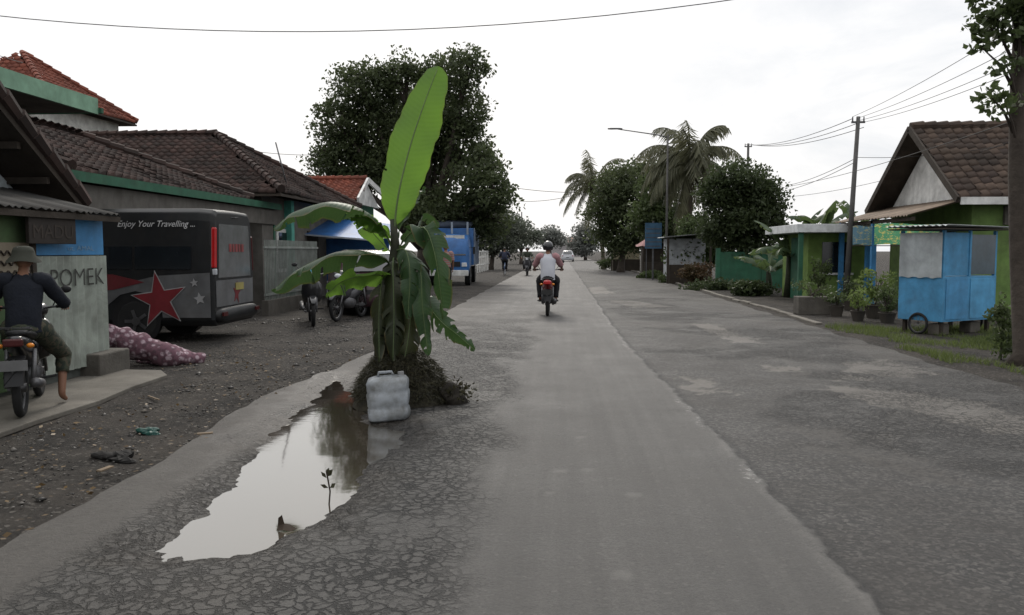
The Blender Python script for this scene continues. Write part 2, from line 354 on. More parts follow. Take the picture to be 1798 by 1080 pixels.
s3=t.n('ShaderNodeSeparateColor',{0:a3}).outputs[0]
col=t.mix(t.rng(a1,.38,.62),(.019,.0175,.016),(.056,.049,.042)); col=t.mix(t.rng(a2,.45,.75,0,.55),col,(.08,.072,.063)); col=t.mix(t.rng(a2,.2,.42,.75,0),col,(.008,.0075,.007)); col=t.mix(t.rng(s3,.9,.97,0,.6),col,(.15,.138,.122))
hb=t.m('ADD',a2,t.m('MULTIPLY',s3,.7))
b=t.n('ShaderNodeBsdfPrincipled',{'Base Color':col,'Roughness':.9,'Specular IOR Level':.2,'Normal':t.bump(hb,.9,.03)})
t.n('ShaderNodeOutputMaterial',{0:b.outputs[0]}); soil=m
def shoulder(name,x0,x1,edge0,edge1):
    ys=np.concatenate([[-6],np.geomspace(1.5,60,200),[80,120,200,520]]); xs=np.linspace(x0,x1,120); Xs,Ys=np.meshgrid(xs,ys)
    zz=.014*nz(Xs,Ys,1.2,5)+.007*nz(Xs,Ys,5,8); zz-=.04*(sstep(.6,0,np.abs(Xs-edge0)))+.05*sstep(.8,0,np.abs(Xs-edge1))
    n=len(xs); ii=np.arange((len(ys)-1)*n).reshape(-1,n)[:,:-1].ravel()
    tag(quadmesh(name,np.stack([Xs,Ys,zz],-1).reshape(-1,3),np.stack([ii,ii+1,ii+n+1,ii+n],1),soil,smooth=True),kind='structure')
shoulder('shoulder_left',-15,-2.75,-2.75,-15); shoulder('shoulder_right',4.75,17,4.75,17)
gx=[-900,-60,-14,-3.5,-3.2,4.9,5.3,14,60,900]; gy=[-60,0,20,60,150,400,1500]
vs=[(x,y,-.3 if -3.3<x<5 else -.07) for y in gy for x in gx]; n=len(gx)
tag(MB().add(vs,[(j*n+i,j*n+i+1,(j+1)*n+i+1,(j+1)*n+i) for j in range(len(gy)-1) for i in range(n-1)]).build('ground',soil),kind='structure')
kb=MB(); yy=16.5
while yy<70:
    L=random.uniform(.9,1.3); kb.b2(5.22+.05*math.sin(yy*.7),5.36+.05*math.sin(yy*.7),yy,yy+L-.03,-.05,.05+random.uniform(-.015,.015)); yy+=L
tag(kb.build('kerb',concrete,bevel=.015),kind='structure')
m,t=newmat('muddy_water'); co=t.n('ShaderNodeTexCoord').outputs['Object']
df=t.n('ShaderNodeBsdfDiffuse',{0:(.085,.07,.052,1)}); gl=t.n('ShaderNodeBsdfGlossy',{0:(.68,.68,.665,1),1:.05,'Normal':t.bump(t.noise(co,3.,3),.08,.012)})
fr=t.n('ShaderNodeFresnel',{0:1.7}).outputs[0]; x=t.n('ShaderNodeMixShader',{0:t.rng(fr,.06,.4,.3,.86),1:df.outputs[0],2:gl.outputs[0]}); t.n('ShaderNodeOutputMaterial',{0:x.outputs[0]})
wl=ROADZ-.046
w=MB().add([(max(-2.95,pc.x+(p.x-pc.x)*1.25),pc.y+(p.y-pc.y)*1.15,wl) for p in pud],[tuple(range(len(pud)))]).build('puddle_water',m); tag(w,kind='structure')
pad=MB().prism([(-5.6,4.2,0),(-4.45,4.2,0),(-4.42,5.3,0),(-4.5,6.5,0),(-4.47,7.4,0),(-4.58,8.2,0),(-4.6,9.0,0),(-4.85,9.35,0),(-6.3,9.45,0),(-6.3,4.2,0)],(0,0,.05)).build('concrete_pavement',concrete,bevel=.01); tag(pad,kind='structure')
# gravel
N=12000; px_=rng.uniform(-6.8,-2.7,N); py_=2.2+rng.power(.8,N)*15; 
gd=np.array([noise.fractal(V((a*.8,b_*.8,9)),1,2,3) for a,b_ in zip(px_,py_)]); keep=(~((px_<-4.4)&(py_<9.5)))&(gd>-.18+.25*(rng.random(N)-.5)); px_=px_[keep];py_=py_[keep];N=len(px_)
sz=rng.uniform(.003,.011,N)*(1+.06*py_)*(1+2.*(rng.random(N)>.97)); base=np.array([(1,0,0),(0,1,0),(-1,0,0),(0,-1,0),(0,0,.55),(0,0,-.5)])
vs=(base[None]*sz[:,None,None]*rng.uniform(.5,1.4,(N,6,3))); vs[...,0]+=px_[:,None]; vs[...,1]+=py_[:,None]; vs[...,2]+=.003
fc=np.array([(0,1,4),(1,2,4),(2,3,4),(3,0,4),(1,0,5),(2,1,5),(3,2,5),(0,3,5)])
m_gr=leafmat('gravel_stone',(.02,.019,.018),(.13,.12,.108),0)
tag(quadmesh('gravel',vs.reshape(-1,3),(fc[None]+6*np.arange(N)[:,None,None]).reshape(-1,3),m_gr,None,np.repeat(rng.random(N)**2,8)),'loose gravel stones scattered over the left dirt shoulder','gravel',kind='stuff')
def leafcards(name,cen,size,mat,parent=None,flat=0.,aspect=.5,rn=None):
    cen=np.asarray(cen); N=len(cen); a=rng.normal(size=(N,3)); a[:,2]*=(1-flat)
    a/=np.linalg.norm(a,axis=1)[:,None]; b=rng.normal(size=(N,3)); b[:,2]*=(1-flat); b-=a*(a*b).sum(1)[:,None]; b/=np.linalg.norm(b,axis=1)[:,None]+1e-9
    s=size*rng.uniform(.6,1.35,N)[:,None]; L=a*s*.5; Wd=b*s*.5*aspect
    v=np.stack([cen-L,cen+Wd-L*.1,cen+L,cen-Wd-L*.1],1).reshape(-1,3)
    q=np.arange(4*N).reshape(N,4)
    return quadmesh(name,v,q,mat,parent,rng.random(N) if rn is None else rn)
N=750; lx=rng.uniform(-5,-2.8,N); ly=rng.uniform(3.5,12,N); ok=~((lx<-4.4)&(ly<9.5))
tag(leafcards('leaf_litter',np.stack([lx,ly,np.full(N,.02)],1)[ok],.045,leafmat('dead_leaf',(.045,.027,.012),(.15,.1,.045),.1),flat=.9),'small dead leaves strewn on the left dirt shoulder','leaf litter',kind='stuff')
# ---------------------------------------------------------------- vegetation
def crown_pts(blobs,n,clump,shell=.38,per=45):
    out=[];rn=[]
    vol=[b[3]*b[4]*b[5] for b in blobs]; tot=sum(v**.72 for v in vol)
    for b,v in zip(blobs,vol):
        nn=max(40,int(n*v**.72/tot)); nc=max(3,nn//per)
        dirs=rng.normal(size=(nc,3)); dirs/=np.linalg.norm(dirs,axis=1)[:,None]; r=rng.uniform(shell,1.06,nc)**.8
        cc=dirs*r[:,None]*np.array(b[3:6])+np.array(b[:3])
        idx=rng.integers(0,nc,nn); ck=clump*rng.uniform(.5,1.3,nc)
        g_=rng.normal(size=(nn,3)); L_=np.linalg.norm(g_,axis=1)[:,None]; g_=g_/L_*np.minimum(L_,1.55)
        pts=cc[idx]+g_*ck[idx][:,None]*np.array([1,1,.6])
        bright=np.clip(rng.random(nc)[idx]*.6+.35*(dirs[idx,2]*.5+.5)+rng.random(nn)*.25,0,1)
        out.append(pts);rn.append(bright)
    return np.concatenate(out),np.concatenate(rn)
def pxblobs(bl,Yd,dep=.8):
    o=[]
    for b in bl:
        Yb=Yd+(b[4] if len(b)>4 else 0); c=P(b[0],b[1],Yb); k=Yb/F; o.append((c.x,c.y,c.z,b[2]*k,b[2]*k*dep,b[3]*k))
    return o
def tree(name,label,cat,base,bl,n,ls,mat,tr=.25,clump=.5,group=None,trm=None,per=45,aspect=.55):
    base=V(base); r=thing(name,label,cat,base,0,group); mb=MB()
    top=V((sum(b[0] for b in bl)/len(bl),sum(b[1] for b in bl)/len(bl),min(b[2] for b in bl)))-base
    fork=V((top.x*.35,top.y*.35,max(.4,top.z*.55)))
    if tr>0:
        mb.tube([(0,0,-.1),(fork.x*.2,fork.y*.2,fork.z*.35),fork*.8,fork],[tr*1.35,tr,tr*.85,tr*.75],9)
        for b in bl:
            e=V(b[:3])-base; mid=fork.lerp(e,.5)+V((random.uniform(-.2,.2),random.uniform(-.2,.2),.15*(e-fork).length*.3))
            mb.tube([fork,mid,e],[tr*.6,tr*.35,tr*.12],6)
            for q in range(4):
                d=V((random.gauss(0,1),random.gauss(0,1),random.gauss(.2,.8))).normalized()
                e2=e+V((d.x*b[3],d.y*b[4],d.z*b[5]))*.85; mb.tube([mid.lerp(e,.6),(e+e2)/2+V((0,0,.1)),e2],[tr*.2,tr*.12,tr*.04],5)
        mb.build('trunk',trm or bark,r,True)
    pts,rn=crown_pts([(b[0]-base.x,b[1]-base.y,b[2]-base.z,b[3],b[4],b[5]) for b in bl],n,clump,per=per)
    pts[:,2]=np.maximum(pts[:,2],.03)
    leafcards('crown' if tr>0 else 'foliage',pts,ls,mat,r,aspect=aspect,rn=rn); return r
def gb(px,Yd): v=P(px,440,Yd); return (v.x,v.y,-.03)
tree('broadleaf_tree','huge dark broadleaf tree behind the banana plant on the left side of the road','tree',gb(745,38),
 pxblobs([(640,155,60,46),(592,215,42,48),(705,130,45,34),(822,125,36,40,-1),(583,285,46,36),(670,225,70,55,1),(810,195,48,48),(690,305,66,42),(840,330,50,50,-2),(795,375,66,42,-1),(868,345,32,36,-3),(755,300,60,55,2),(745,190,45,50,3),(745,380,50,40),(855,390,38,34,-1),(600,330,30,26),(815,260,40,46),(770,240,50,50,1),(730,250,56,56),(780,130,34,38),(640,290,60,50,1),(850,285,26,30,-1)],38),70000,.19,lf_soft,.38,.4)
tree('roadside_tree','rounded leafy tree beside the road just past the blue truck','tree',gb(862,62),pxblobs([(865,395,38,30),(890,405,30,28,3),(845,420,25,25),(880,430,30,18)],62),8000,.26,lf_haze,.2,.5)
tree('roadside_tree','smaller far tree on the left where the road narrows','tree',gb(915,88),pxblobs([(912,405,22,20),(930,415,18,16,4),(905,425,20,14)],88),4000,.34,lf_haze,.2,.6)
tree('roadside_tree','tiny hazy tree standing at the far end of the road, left of it','tree',gb(966,170),pxblobs([(966,413,18,13),(950,425,14,10),(982,423,16,9)],170),2500,.6,lf_far_haze,.3,1.)
tree('roadside_tree','hazy pale tree at the far end on the right kerb','tree',gb(1028,125),pxblobs([(1028,420,18,24),(1015,432,14,14),(1042,425,14,24)],125),3000,.5,lf_far_haze,.25,.8)
tree('roadside_tree','dark leafy tree between the two coconut palms','tree',gb(1090,56),pxblobs([(1085,330,42,40),(1120,310,34,28,3),(1065,375,32,38),(1110,370,50,42),(1140,410,40,35),(1080,420,40,26)],56),18000,.24,lf_soft,.25,.5)
tree('roadside_tree','dense tree behind the taller coconut palm','tree',gb(1165,46),pxblobs([(1165,330,36,40),(1150,385,40,40),(1190,400,36,38),(1170,300,18,16)],46),12000,.22,lf_mid,.22,.45)
tree('round_tree','round dark mango tree to the right of the taller palm','tree',gb(1305,33),pxblobs([(1300,320,48,34),(1335,345,36,38),(1265,340,32,38),(1310,375,60,40),(1350,385,26,30),(1270,400,38,36),(1320,420,44,26)],33),20000,.16,lf_dark,.2,.33)
tree('roadside_tree','low leafy tree growing under the taller palm','tree',gb(1228,38),pxblobs([(1228,410,34,34),(1215,445,36,22),(1250,440,28,24)],38),7000,.18,lf_mid,.12,.35)
rg_l=leafmat('red_green',(.04,.05,.02),(.12,.07,.04),.3)
for i,(px,Yd,bl,lb,lm_) in enumerate([(1150,44,[(1148,486,20,9),(1135,484,12,7)],'low clipped bush on the right verge, farthest of the row',lf_mid),(1190,38,[(1188,492,28,11)],'wide low bush on the right verge under the palm',lf_mid),(1215,35,[(1222,478,22,16)],'taller reddish green bush by the palm trunk',rg_l),(1250,31,[(1240,502,36,10),(1275,505,26,10)],'spreading ground bush along the kerb below the mango tree',lf_dark),(1080,62,[(1078,463,16,9),(1062,462,12,7)],'tiny far bush beside the right kerb',lf_mid),(1310,27,[(1312,508,22,10),(1335,506,14,8)],'last low bush of the verge row, nearest the shop',lf_dark)]):
    tree('bush',lb,'bush',gb(px,Yd),pxblobs(bl,Yd),2200,.13,lm_,0,.2)
def palm(label,base,topp,n,fl,leafl,tr,name='coconut_palm'):
    base=V(base); r=thing(name,label,'palm tree',base); top=V(topp)-base; mb=MB()
    pts=[V((top.x*(q**1.6),top.y*q,top.z*q)) for q in [i/12 for i in range(13)]]
    mb.tube(pts,[tr*(1.5 if i==0 else 1.05-.04*i+(.06 if i%2 else 0)) for i in range(13)],9); mb.build('trunk',barkl,r,True)
    for k in range(n):
        az=2.399*k+random.uniform(-.2,.2); el=R([70,50,32,15,-5,-30,-60][k%7]+random.uniform(-8,8)); L=fl*random.uniform(.8,1.1)
        p=top.copy(); d=V((math.cos(az)*math.cos(el),math.sin(az)*math.cos(el),math.sin(el))); pts=[p.copy()]; st=14
        for i in range(st):
            d.z-=.07+.16*i/st; d.normalize(); p=p+d*(L/st); pts.append(p.copy())
        vs=[];qs=[]
        side=V((math.cos(az+1.57),math.sin(az+1.57),0))
        def add(a,b,c,e): 
            o=len(vs); vs.extend([tuple(a),tuple(b),tuple(c),tuple(e)]); qs.append((o,o+1,o+2,o+3))
        for i in range(st):
            a=pts[i];b=pts[i+1]; w=.03; add(a-side*w,a+side*w,b+side*w*.8,b-side*w*.8)
            for s_ in (-1,1):
                for h in (0,.33,.66):
                    q=a.lerp(b,h); tt=(i+h)/st; ll=leafl*math.sin(PI*min(1,.15+tt*.8))**.6*random.uniform(.75,1.1)
                    dd=(side*s_*.6+(b-a).normalized()*.45+V((0,0,random.uniform(-1.1,-.35)))).normalized()
                    tip=q+dd*ll+V((0,0,-.2*ll)); wv=(b-a).normalized()*.05
                    add(q-wv*.6,q+wv*.6,q.lerp(tip,.55)+wv,tip)
        quadmesh('frond',vs,qs,lf_palm,r,rng.random(len(qs)))
    return r
tp=P(1213,285,40); palm('tall coconut palm with drooping pale fronds beside the street lamp',gb(1208,40),tp,42,3.2,.9,.17)
tp=P(1042,325,64); palm('farther coconut palm leaning over the road side, left of the dark trees',gb(1060,64),tp,30,3.3,.9,.17)
# banana blades
def catm(pts,n):
    pts=[V(p) for p in pts]; P_=[pts[0]*2-pts[1]]+pts+[pts[-1]*2-pts[-2]]; out=[]
    for i in range(n+1):
        t=i/n*(len(pts)-1); k=min(int(t),len(pts)-2); u=t-k; a,b,c,d=P_[k:k+4]
        out.append(.5*((2*b)+(c-a)*u+(2*a-5*b+4*c-d)*u*u+(3*b-a-3*c+d)*u**3))
    return out
def blade(parent,mid,width,side,fold=.3,mat=ban_d,tear=.1,n=80,stem=.12,name='leaf',shape=None,droop=0.,mind=1,rag=.3):
    pts=catm(mid,n); vs=[];tt=[];ed=[];side=V(side); m=6; W_=2*m+1; ph=random.uniform(0,9)
    tears={-1:{},1:{}}; strp={-1:[],1:[]}
    for sd_ in(-1,1):
        cur=(random.uniform(-1,1),random.uniform(0,1)); last=-9
        for i in range(n+1):
            strp[sd_].append(cur)
            if i>last+2 and i/n>stem+.04 and random.random()<tear:
                tears[sd_][i]=random.choice([mind,mind+1,mind+2,m-1]); last=i; cur=(random.uniform(-1,1),random.uniform(0,1))
    for i,p in enumerate(pts):
        t=i/n; T=(pts[min(i+1,n)]-pts[max(i-1,0)]).normalized(); s=(side-T*side.dot(T)).normalized(); nn=T.cross(s)
        q=max(0,(t-stem)/(1-stem)); w=width*(shape(q) if shape else (math.sin(PI*min(1,q**.8*.97+.03))**.55 if q>0 else 0))
        if q==0: w=.012
        for j in range(-m,m+1):
            u=abs(j)/m; wj=w*(1+(.035*math.sin(t*31+ph+(j>0)*2)+.02*math.sin(t*83+ph))*u)
            so_=strp[1 if j>0 else -1][i]; k=rag*u*u*w if tear>.03 else 0
            vs.append(tuple(p+s*(j/m)*wj*(1-.12*so_[1]*u*(k>0))*math.cos(fold*(.6+.6*u))+nn*(-u*wj*math.sin(fold)+.022*u*math.sin(t*24+ph+(j>0))+so_[0]*k)+T*(.16*wj*u*u+.3*k*so_[1])+V((0,0,-droop*u*u*wj-k*so_[1]*1.3)))); tt.append(t*.9-.12*u*w); ed.append(u)
    qs=[]
    for side_ in (-1,1):
        for i in range(n):
            dpth=tears[side_].get(i)
            for j in range(m):
                if dpth is not None and j>=dpth: continue
                a=m+side_*j; b=m+side_*(j+1); f=(i*W_+a,i*W_+b,(i+1)*W_+b,(i+1)*W_+a); qs.append(f if side_>0 else f[::-1])
    vv=np.array(vs)
    o=quadmesh(name,vv,qs,mat,parent,np.full(len(qs),random.random()),dict(tt=tt,ed=ed),True)
    mb=MB(); mb.tube([p+V((0,-.004,0)) for p in pts[::4]],[max(.003,.015*width/.28*(1-.8*i/len(pts[::4]))) for i in range(len(pts[::4]))],6); mb.build('midrib',midm,o,True)
    return o
midm=M('banana_midrib',(.09,.13,.05),.5)
stalkm=M('banana_stalk',(.022,.027,.014),.75,scale=6,var=.5,dirt=.6)
dryb=bananamat('dry_banana_leaf',(.02,.028,.013),(.036,.042,.02),.22,.8)
BY=7.85
bp=thing('banana_plant','uprooted banana plant with one tall bright upright leaf planted in the road heap','banana plant',(0,0,0))
mb=MB(); mb.tube([P(683,690,BY),P(682,640,BY),P(684,580,BY),P(690,500,BY),P(694,430,BY),P(690,385,BY)],[.16,.145,.11,.07,.045,.03],14); mb.build('pseudostem',stalkm,bp,True)
for (a,b,c,r_) in (((672,650),(670,570),(690,450),.09),((700,650),(700,570),(700,460),.08)):
    MB().tube([P(*a,BY-.06),P(*b,BY-.05),P(*c,BY-.02)],[r_,r_*.75,.022],10).build('leaf_sheath',stalkm,bp,True)
def L1s(q): 
    ks=[0,.05,.15,.35,.6,.8,.92,.97,1]; vv=[0,.3,.7,.93,1.,.82,.6,.45,.16]; return float(np.interp(q,ks,vv))
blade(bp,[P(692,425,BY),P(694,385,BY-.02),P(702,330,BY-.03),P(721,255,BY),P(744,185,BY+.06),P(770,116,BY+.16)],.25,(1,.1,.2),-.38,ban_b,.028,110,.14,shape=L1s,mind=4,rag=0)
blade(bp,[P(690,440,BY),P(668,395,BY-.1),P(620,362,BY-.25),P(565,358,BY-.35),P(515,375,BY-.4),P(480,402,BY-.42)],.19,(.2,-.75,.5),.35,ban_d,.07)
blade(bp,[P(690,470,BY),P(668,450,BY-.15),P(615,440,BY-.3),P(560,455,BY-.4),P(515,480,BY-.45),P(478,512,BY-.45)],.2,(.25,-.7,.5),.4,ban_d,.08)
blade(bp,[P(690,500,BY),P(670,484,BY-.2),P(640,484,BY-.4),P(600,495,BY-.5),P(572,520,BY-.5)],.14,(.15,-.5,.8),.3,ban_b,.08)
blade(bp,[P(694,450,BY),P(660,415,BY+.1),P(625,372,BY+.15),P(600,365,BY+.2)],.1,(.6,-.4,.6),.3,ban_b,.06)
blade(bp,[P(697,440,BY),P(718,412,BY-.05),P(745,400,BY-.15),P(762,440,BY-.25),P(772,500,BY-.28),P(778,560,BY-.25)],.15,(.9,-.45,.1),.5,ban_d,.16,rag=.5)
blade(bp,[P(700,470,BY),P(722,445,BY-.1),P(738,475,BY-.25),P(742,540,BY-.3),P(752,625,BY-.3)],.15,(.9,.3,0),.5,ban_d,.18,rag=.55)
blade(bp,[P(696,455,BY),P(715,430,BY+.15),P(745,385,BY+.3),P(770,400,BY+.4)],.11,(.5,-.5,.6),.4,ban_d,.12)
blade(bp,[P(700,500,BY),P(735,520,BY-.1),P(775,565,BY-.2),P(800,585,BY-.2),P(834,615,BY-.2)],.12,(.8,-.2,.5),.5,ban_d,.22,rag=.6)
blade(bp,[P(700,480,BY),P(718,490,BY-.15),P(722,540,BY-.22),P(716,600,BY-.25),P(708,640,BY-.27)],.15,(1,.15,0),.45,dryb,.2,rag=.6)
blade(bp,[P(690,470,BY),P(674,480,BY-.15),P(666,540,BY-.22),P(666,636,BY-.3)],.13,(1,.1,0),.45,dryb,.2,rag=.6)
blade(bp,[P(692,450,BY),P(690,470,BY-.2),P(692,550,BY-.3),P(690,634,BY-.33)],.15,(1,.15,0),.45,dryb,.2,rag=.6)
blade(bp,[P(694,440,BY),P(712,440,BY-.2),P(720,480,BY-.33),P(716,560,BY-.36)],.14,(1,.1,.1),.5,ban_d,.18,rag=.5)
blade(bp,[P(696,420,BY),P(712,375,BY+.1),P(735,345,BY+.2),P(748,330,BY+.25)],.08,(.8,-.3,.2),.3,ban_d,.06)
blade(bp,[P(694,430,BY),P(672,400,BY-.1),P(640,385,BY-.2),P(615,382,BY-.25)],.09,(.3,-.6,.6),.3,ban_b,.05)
# heap
hc=V((G(697,715).x,7.75,0)); hp=thing('soil_heap','mound of mud and dry grass in the road holding the banana plant','heap',hc)
def hz_(r): return .52*(1-np.clip(r,0,1)**2.3)**.8
vs=[];n=48;m_=20
for j in range(m_+1):
    for i in range(n):
        a=2*PI*i/n; r=j/m_; q=.09*noise.fractal(V((math.cos(a)*3*r,math.sin(a)*3*r,1)),1,2,4)
        k=1+.14*noise.fractal(V((math.cos(a)*1.5,math.sin(a)*1.5,5)),1,2,3)
        vs.append((.5*r*k*math.cos(a),.46*r*k*math.sin(a),float(hz_(r))+q*(1-r*.5)-.03))
MB().add(vs,[(j*n+i,j*n+(i+1)%n,(j+1)*n+(i+1)%n,(j+1)*n+i) for j in range(m_) for i in range(n)]).build('mound',M('mud',(.028,.025,.017),.9,scale=9,bump=.9,bscale=22,var=.6),hp,True)
N=11000; a=rng.uniform(0,2*PI,N); r=np.sqrt(rng.random(N))*.97; bx_=.5*r*np.cos(a);by_=.46*r*np.sin(a);bz=hz_(r)-.005
d=rng.normal(size=(N,3)); d[:,2]=d[:,2]*.5; d[:,0]+=bx_*.6; d[:,1]+=by_*.6; d/=np.linalg.norm(d,axis=1)[:,None]
L=rng.uniform(.02,.1,N)[:,None]; s=np.cross(d,rng.normal(size=(N,3))); s/=np.linalg.norm(s,axis=1)[:,None]; s*=.0026
b0_=np.stack([bx_,by_,bz],1); e=b0_+d*L; e[:,2]=np.maximum(e[:,2]-.015,.0); q=(b0_+e)/2; q[:,2]+=.015
vs=np.stack([b0_-s,b0_+s,q+s,q-s,e+s*.4,e-s*.4],1).reshape(-1,3); o6=6*np.arange(N)[:,None]
tag(quadmesh('dry_grass',vs,np.concatenate([o6+np.array([[0,1,2,3]]),o6+np.array([[3,2,4,5]])]),lf_dry,hp,np.tile(rng.random(N)**1.5,2)),kind='stuff')
cl_=thing('mud_clod','dark clod of roots and mud at the right foot of the heap','clod',(hc.x+.52,hc.y-.1,0))
def wob(s_,k): return lambda q: q*(1+k*noise.fractal(q*s_,1,2,3))
MB().sph((0,0,.08),(.15,.13,.13),20,14,fn=wob(9,.5)).build('clod',M('mud_dark',(.018,.015,.011),.85,bump=.8,bscale=30),cl_,True)
pts=rng.normal(size=(320,3))*np.array([.1,.08,.05])+np.array([0,0,.12]); leafcards('root_leaves',pts,.055,lf_dry,cl_)
# jerry can
jm,t=newmat('clear_plastic'); co=t.n('ShaderNodeTexCoord').outputs['Object']
jc=t.mix(t.rng(t.noise(co,6,6,.7),.4,.65),(.36,.39,.42),(.16,.165,.16))
b=t.n('ShaderNodeBsdfPrincipled',{'Base Color':jc,'Roughness':.33,'Specular IOR Level':.5,'Transmission Weight':.35}); t.n('ShaderNodeOutputMaterial',{0:b.outputs[0]})
jp=G(677,742); jr=thing('jerry_can','translucent white plastic jerry can leaning on the soil heap','jerry can',(jp.x,jp.y+.15,.0),R(6),sc=.93); jr.rotation_euler=(0,R(-4),R(8))
prof_=[(0,.17,.11),(.02,.195,.135),(.06,.2,.14),(.1,.2,.14),(.12,.192,.132),(.14,.2,.14),(.2,.2,.14),(.25,.2,.14),(.27,.192,.132),(.29,.2,.14),(.33,.2,.14),(.36,.2,.14),(.395,.18,.12),(.41,.13,.08)]
vs=[];n=40
for (z_,a,b_) in prof_:
    for k in range(n):
        th=2*PI*k/n; ct,st=math.cos(th),math.sin(th); q=V((a*math.copysign(abs(ct)**.38,ct),b_*math.copysign(abs(st)**.38,st)+.18*z_,z_)); w_=noise.noise(q*11); w2=noise.noise(q*6+V((3,1,2))); vs.append((q.x*(1+w_*.06)+.02*z_,q.y+w2*.03,q.z+w2*.012*(z_>.05)))
fs=[(j*n+k,j*n+(k+1)%n,(j+1)*n+(k+1)%n,(j+1)*n+k) for j in range(len(prof_)-1) for k in range(n)]+[tuple(range(n)),tuple(range((len(prof_)-1)*n,len(prof_)*n))]
MB().add(vs,fs).build('can_body',jm,jr,True)
MB().tube([(-.08,.07,.4),(-.07,.07,.445),(.05,.07,.445),(.07,.07,.4)],.014,8).build('handle',jm,jr,True)
MB().cyl((.14,.08,.415),.03,.045).build('cap',M('grey_cap',(.2,.2,.2),.6),jr)
g0=G(577,878); sp_=thing('plant_sprig','small broken leafy twig standing in the puddle','twig',(g0.x,g0.y,wl))
MB().tube([(0,0,-.03),(.01,0,.08),(-.01,0,.2)],.005,6).build('stem',wood_d,sp_)
mb=MB()
for (x,z_,dx,dz) in ((-.01,.17,.015,.055),(-.01,.16,-.035,.04),(0,.1,-.05,.02),(.01,.1,.035,.03),(-.01,.17,.04,.045)):
    mb.add([(x,0,z_),(x+dx*.5-dz*.3,.01,z_+dz*.5+dx*.3),(x+dx,0,z_+dz),(x+dx*.5+dz*.3,-.01,z_+dz*.5-dx*.3)],[(0,1,2,3)])
o=mb.build('leaf',leafmat('wilted',(.03,.03,.015),(.05,.05,.02),.1),sp_)
g0=G(500,922); rg=thing('curled_leaf','dark curled dead leaf lying at the near end of the puddle','leaf',(g0.x,g0.y,wl),sc=.75)
MB().add([(-.06,.02,.02),(-.05,-.03,0),(0,-.04,.01),(.06,-.03,.0),(.09,0,.01),(.03,.03,.03),(-.01,.02,.04),(-.03,.03,.1),(-.055,.02,.08)],[(0,1,2,6),(6,2,3,5),(5,3,4),(0,6,7,8)]).build('blade',M('dead_dark',(.03,.02,.012),.8),rg)
g0=G(263,762); pb=thing('plastic_bag','crumpled teal green plastic bag on the left dirt shoulder','plastic bag',(g0.x,g0.y,.0))
MB().sph((0,0,.02),(.1,.06,.03),20,12,fn=wob(14,.9)).build('bag',M('teal_plastic',(.012,.055,.045),.5),pb)
g0=G(205,806); tag(MB().sph((g0.x,g0.y,.015),(.16,.07,.035),20,10,fn=wob(9,1.1)).build('mud_lump',M('tarry',(.012,.011,.01),.8)),'flat black lump of old tar on the near left shoulder','lump')
for i,(a,b_,lb) in enumerate([(360,765,'small pale wood chip on the shoulder left of the puddle'),(185,828,'pale wood chip nearest to the camera on the left shoulder'),(270,702,'thin pale stick near the edge of the concrete slab')]):
    g0=G(a,b_); tag(MB().box((g0.x,g0.y,.02),(.12 if i<2 else .3,.04 if i<2 else .015,.01),rz=.4+i).build('wood_chip',M('chip',(.16,.12,.08),.8)),lb,'wood chip')
# ---------------------------------------------------------------- people
def skin_bm(pts,edges,rad,roots,sub=1):
    me=bpy.data.meshes.new('sk'); me.from_pydata([tuple(p) for p in pts],edges,[]); ob=bpy.data.objects.new('sk',me); C.objects.link(ob)
    md=ob.modifiers.new('s','SKIN'); md.use_smooth_shade=True
    for i,v in enumerate(me.skin_vertices[0].data):
        r=rad[i]; v.radius=(r,r) if not hasattr(r,'__len__') else r; v.use_root=(i in roots)
    if sub: q=ob.modifiers.new('u','SUBSURF'); q.levels=sub; q.render_levels=sub
    bpy.context.view_layer.update()
    m2=bpy.data.meshes.new_from_object(ob.evaluated_get(bpy.context.evaluated_depsgraph_get())); bpy.data.objects.remove(ob)
    mb=MB(); mb.add([v.co.copy() for v in m2.vertices],[tuple(p.vertices) for p in m2.polygons]); return mb
def chain_skin(chains,sub=1):
    idx={};pts=[];rad=[];ed=[];roots=[]
    for c in chains:
        prev=None
        for k,(nm,p,r) in enumerate(c):
            if nm not in idx:
                idx[nm]=len(pts); pts.append(p); rad.append(r)
                if k==0: roots.append(idx[nm])
            if prev is not None: ed.append((prev,idx[nm]))
            prev=idx[nm]
    return skin_bm(pts,ed,rad,set(roots),sub)
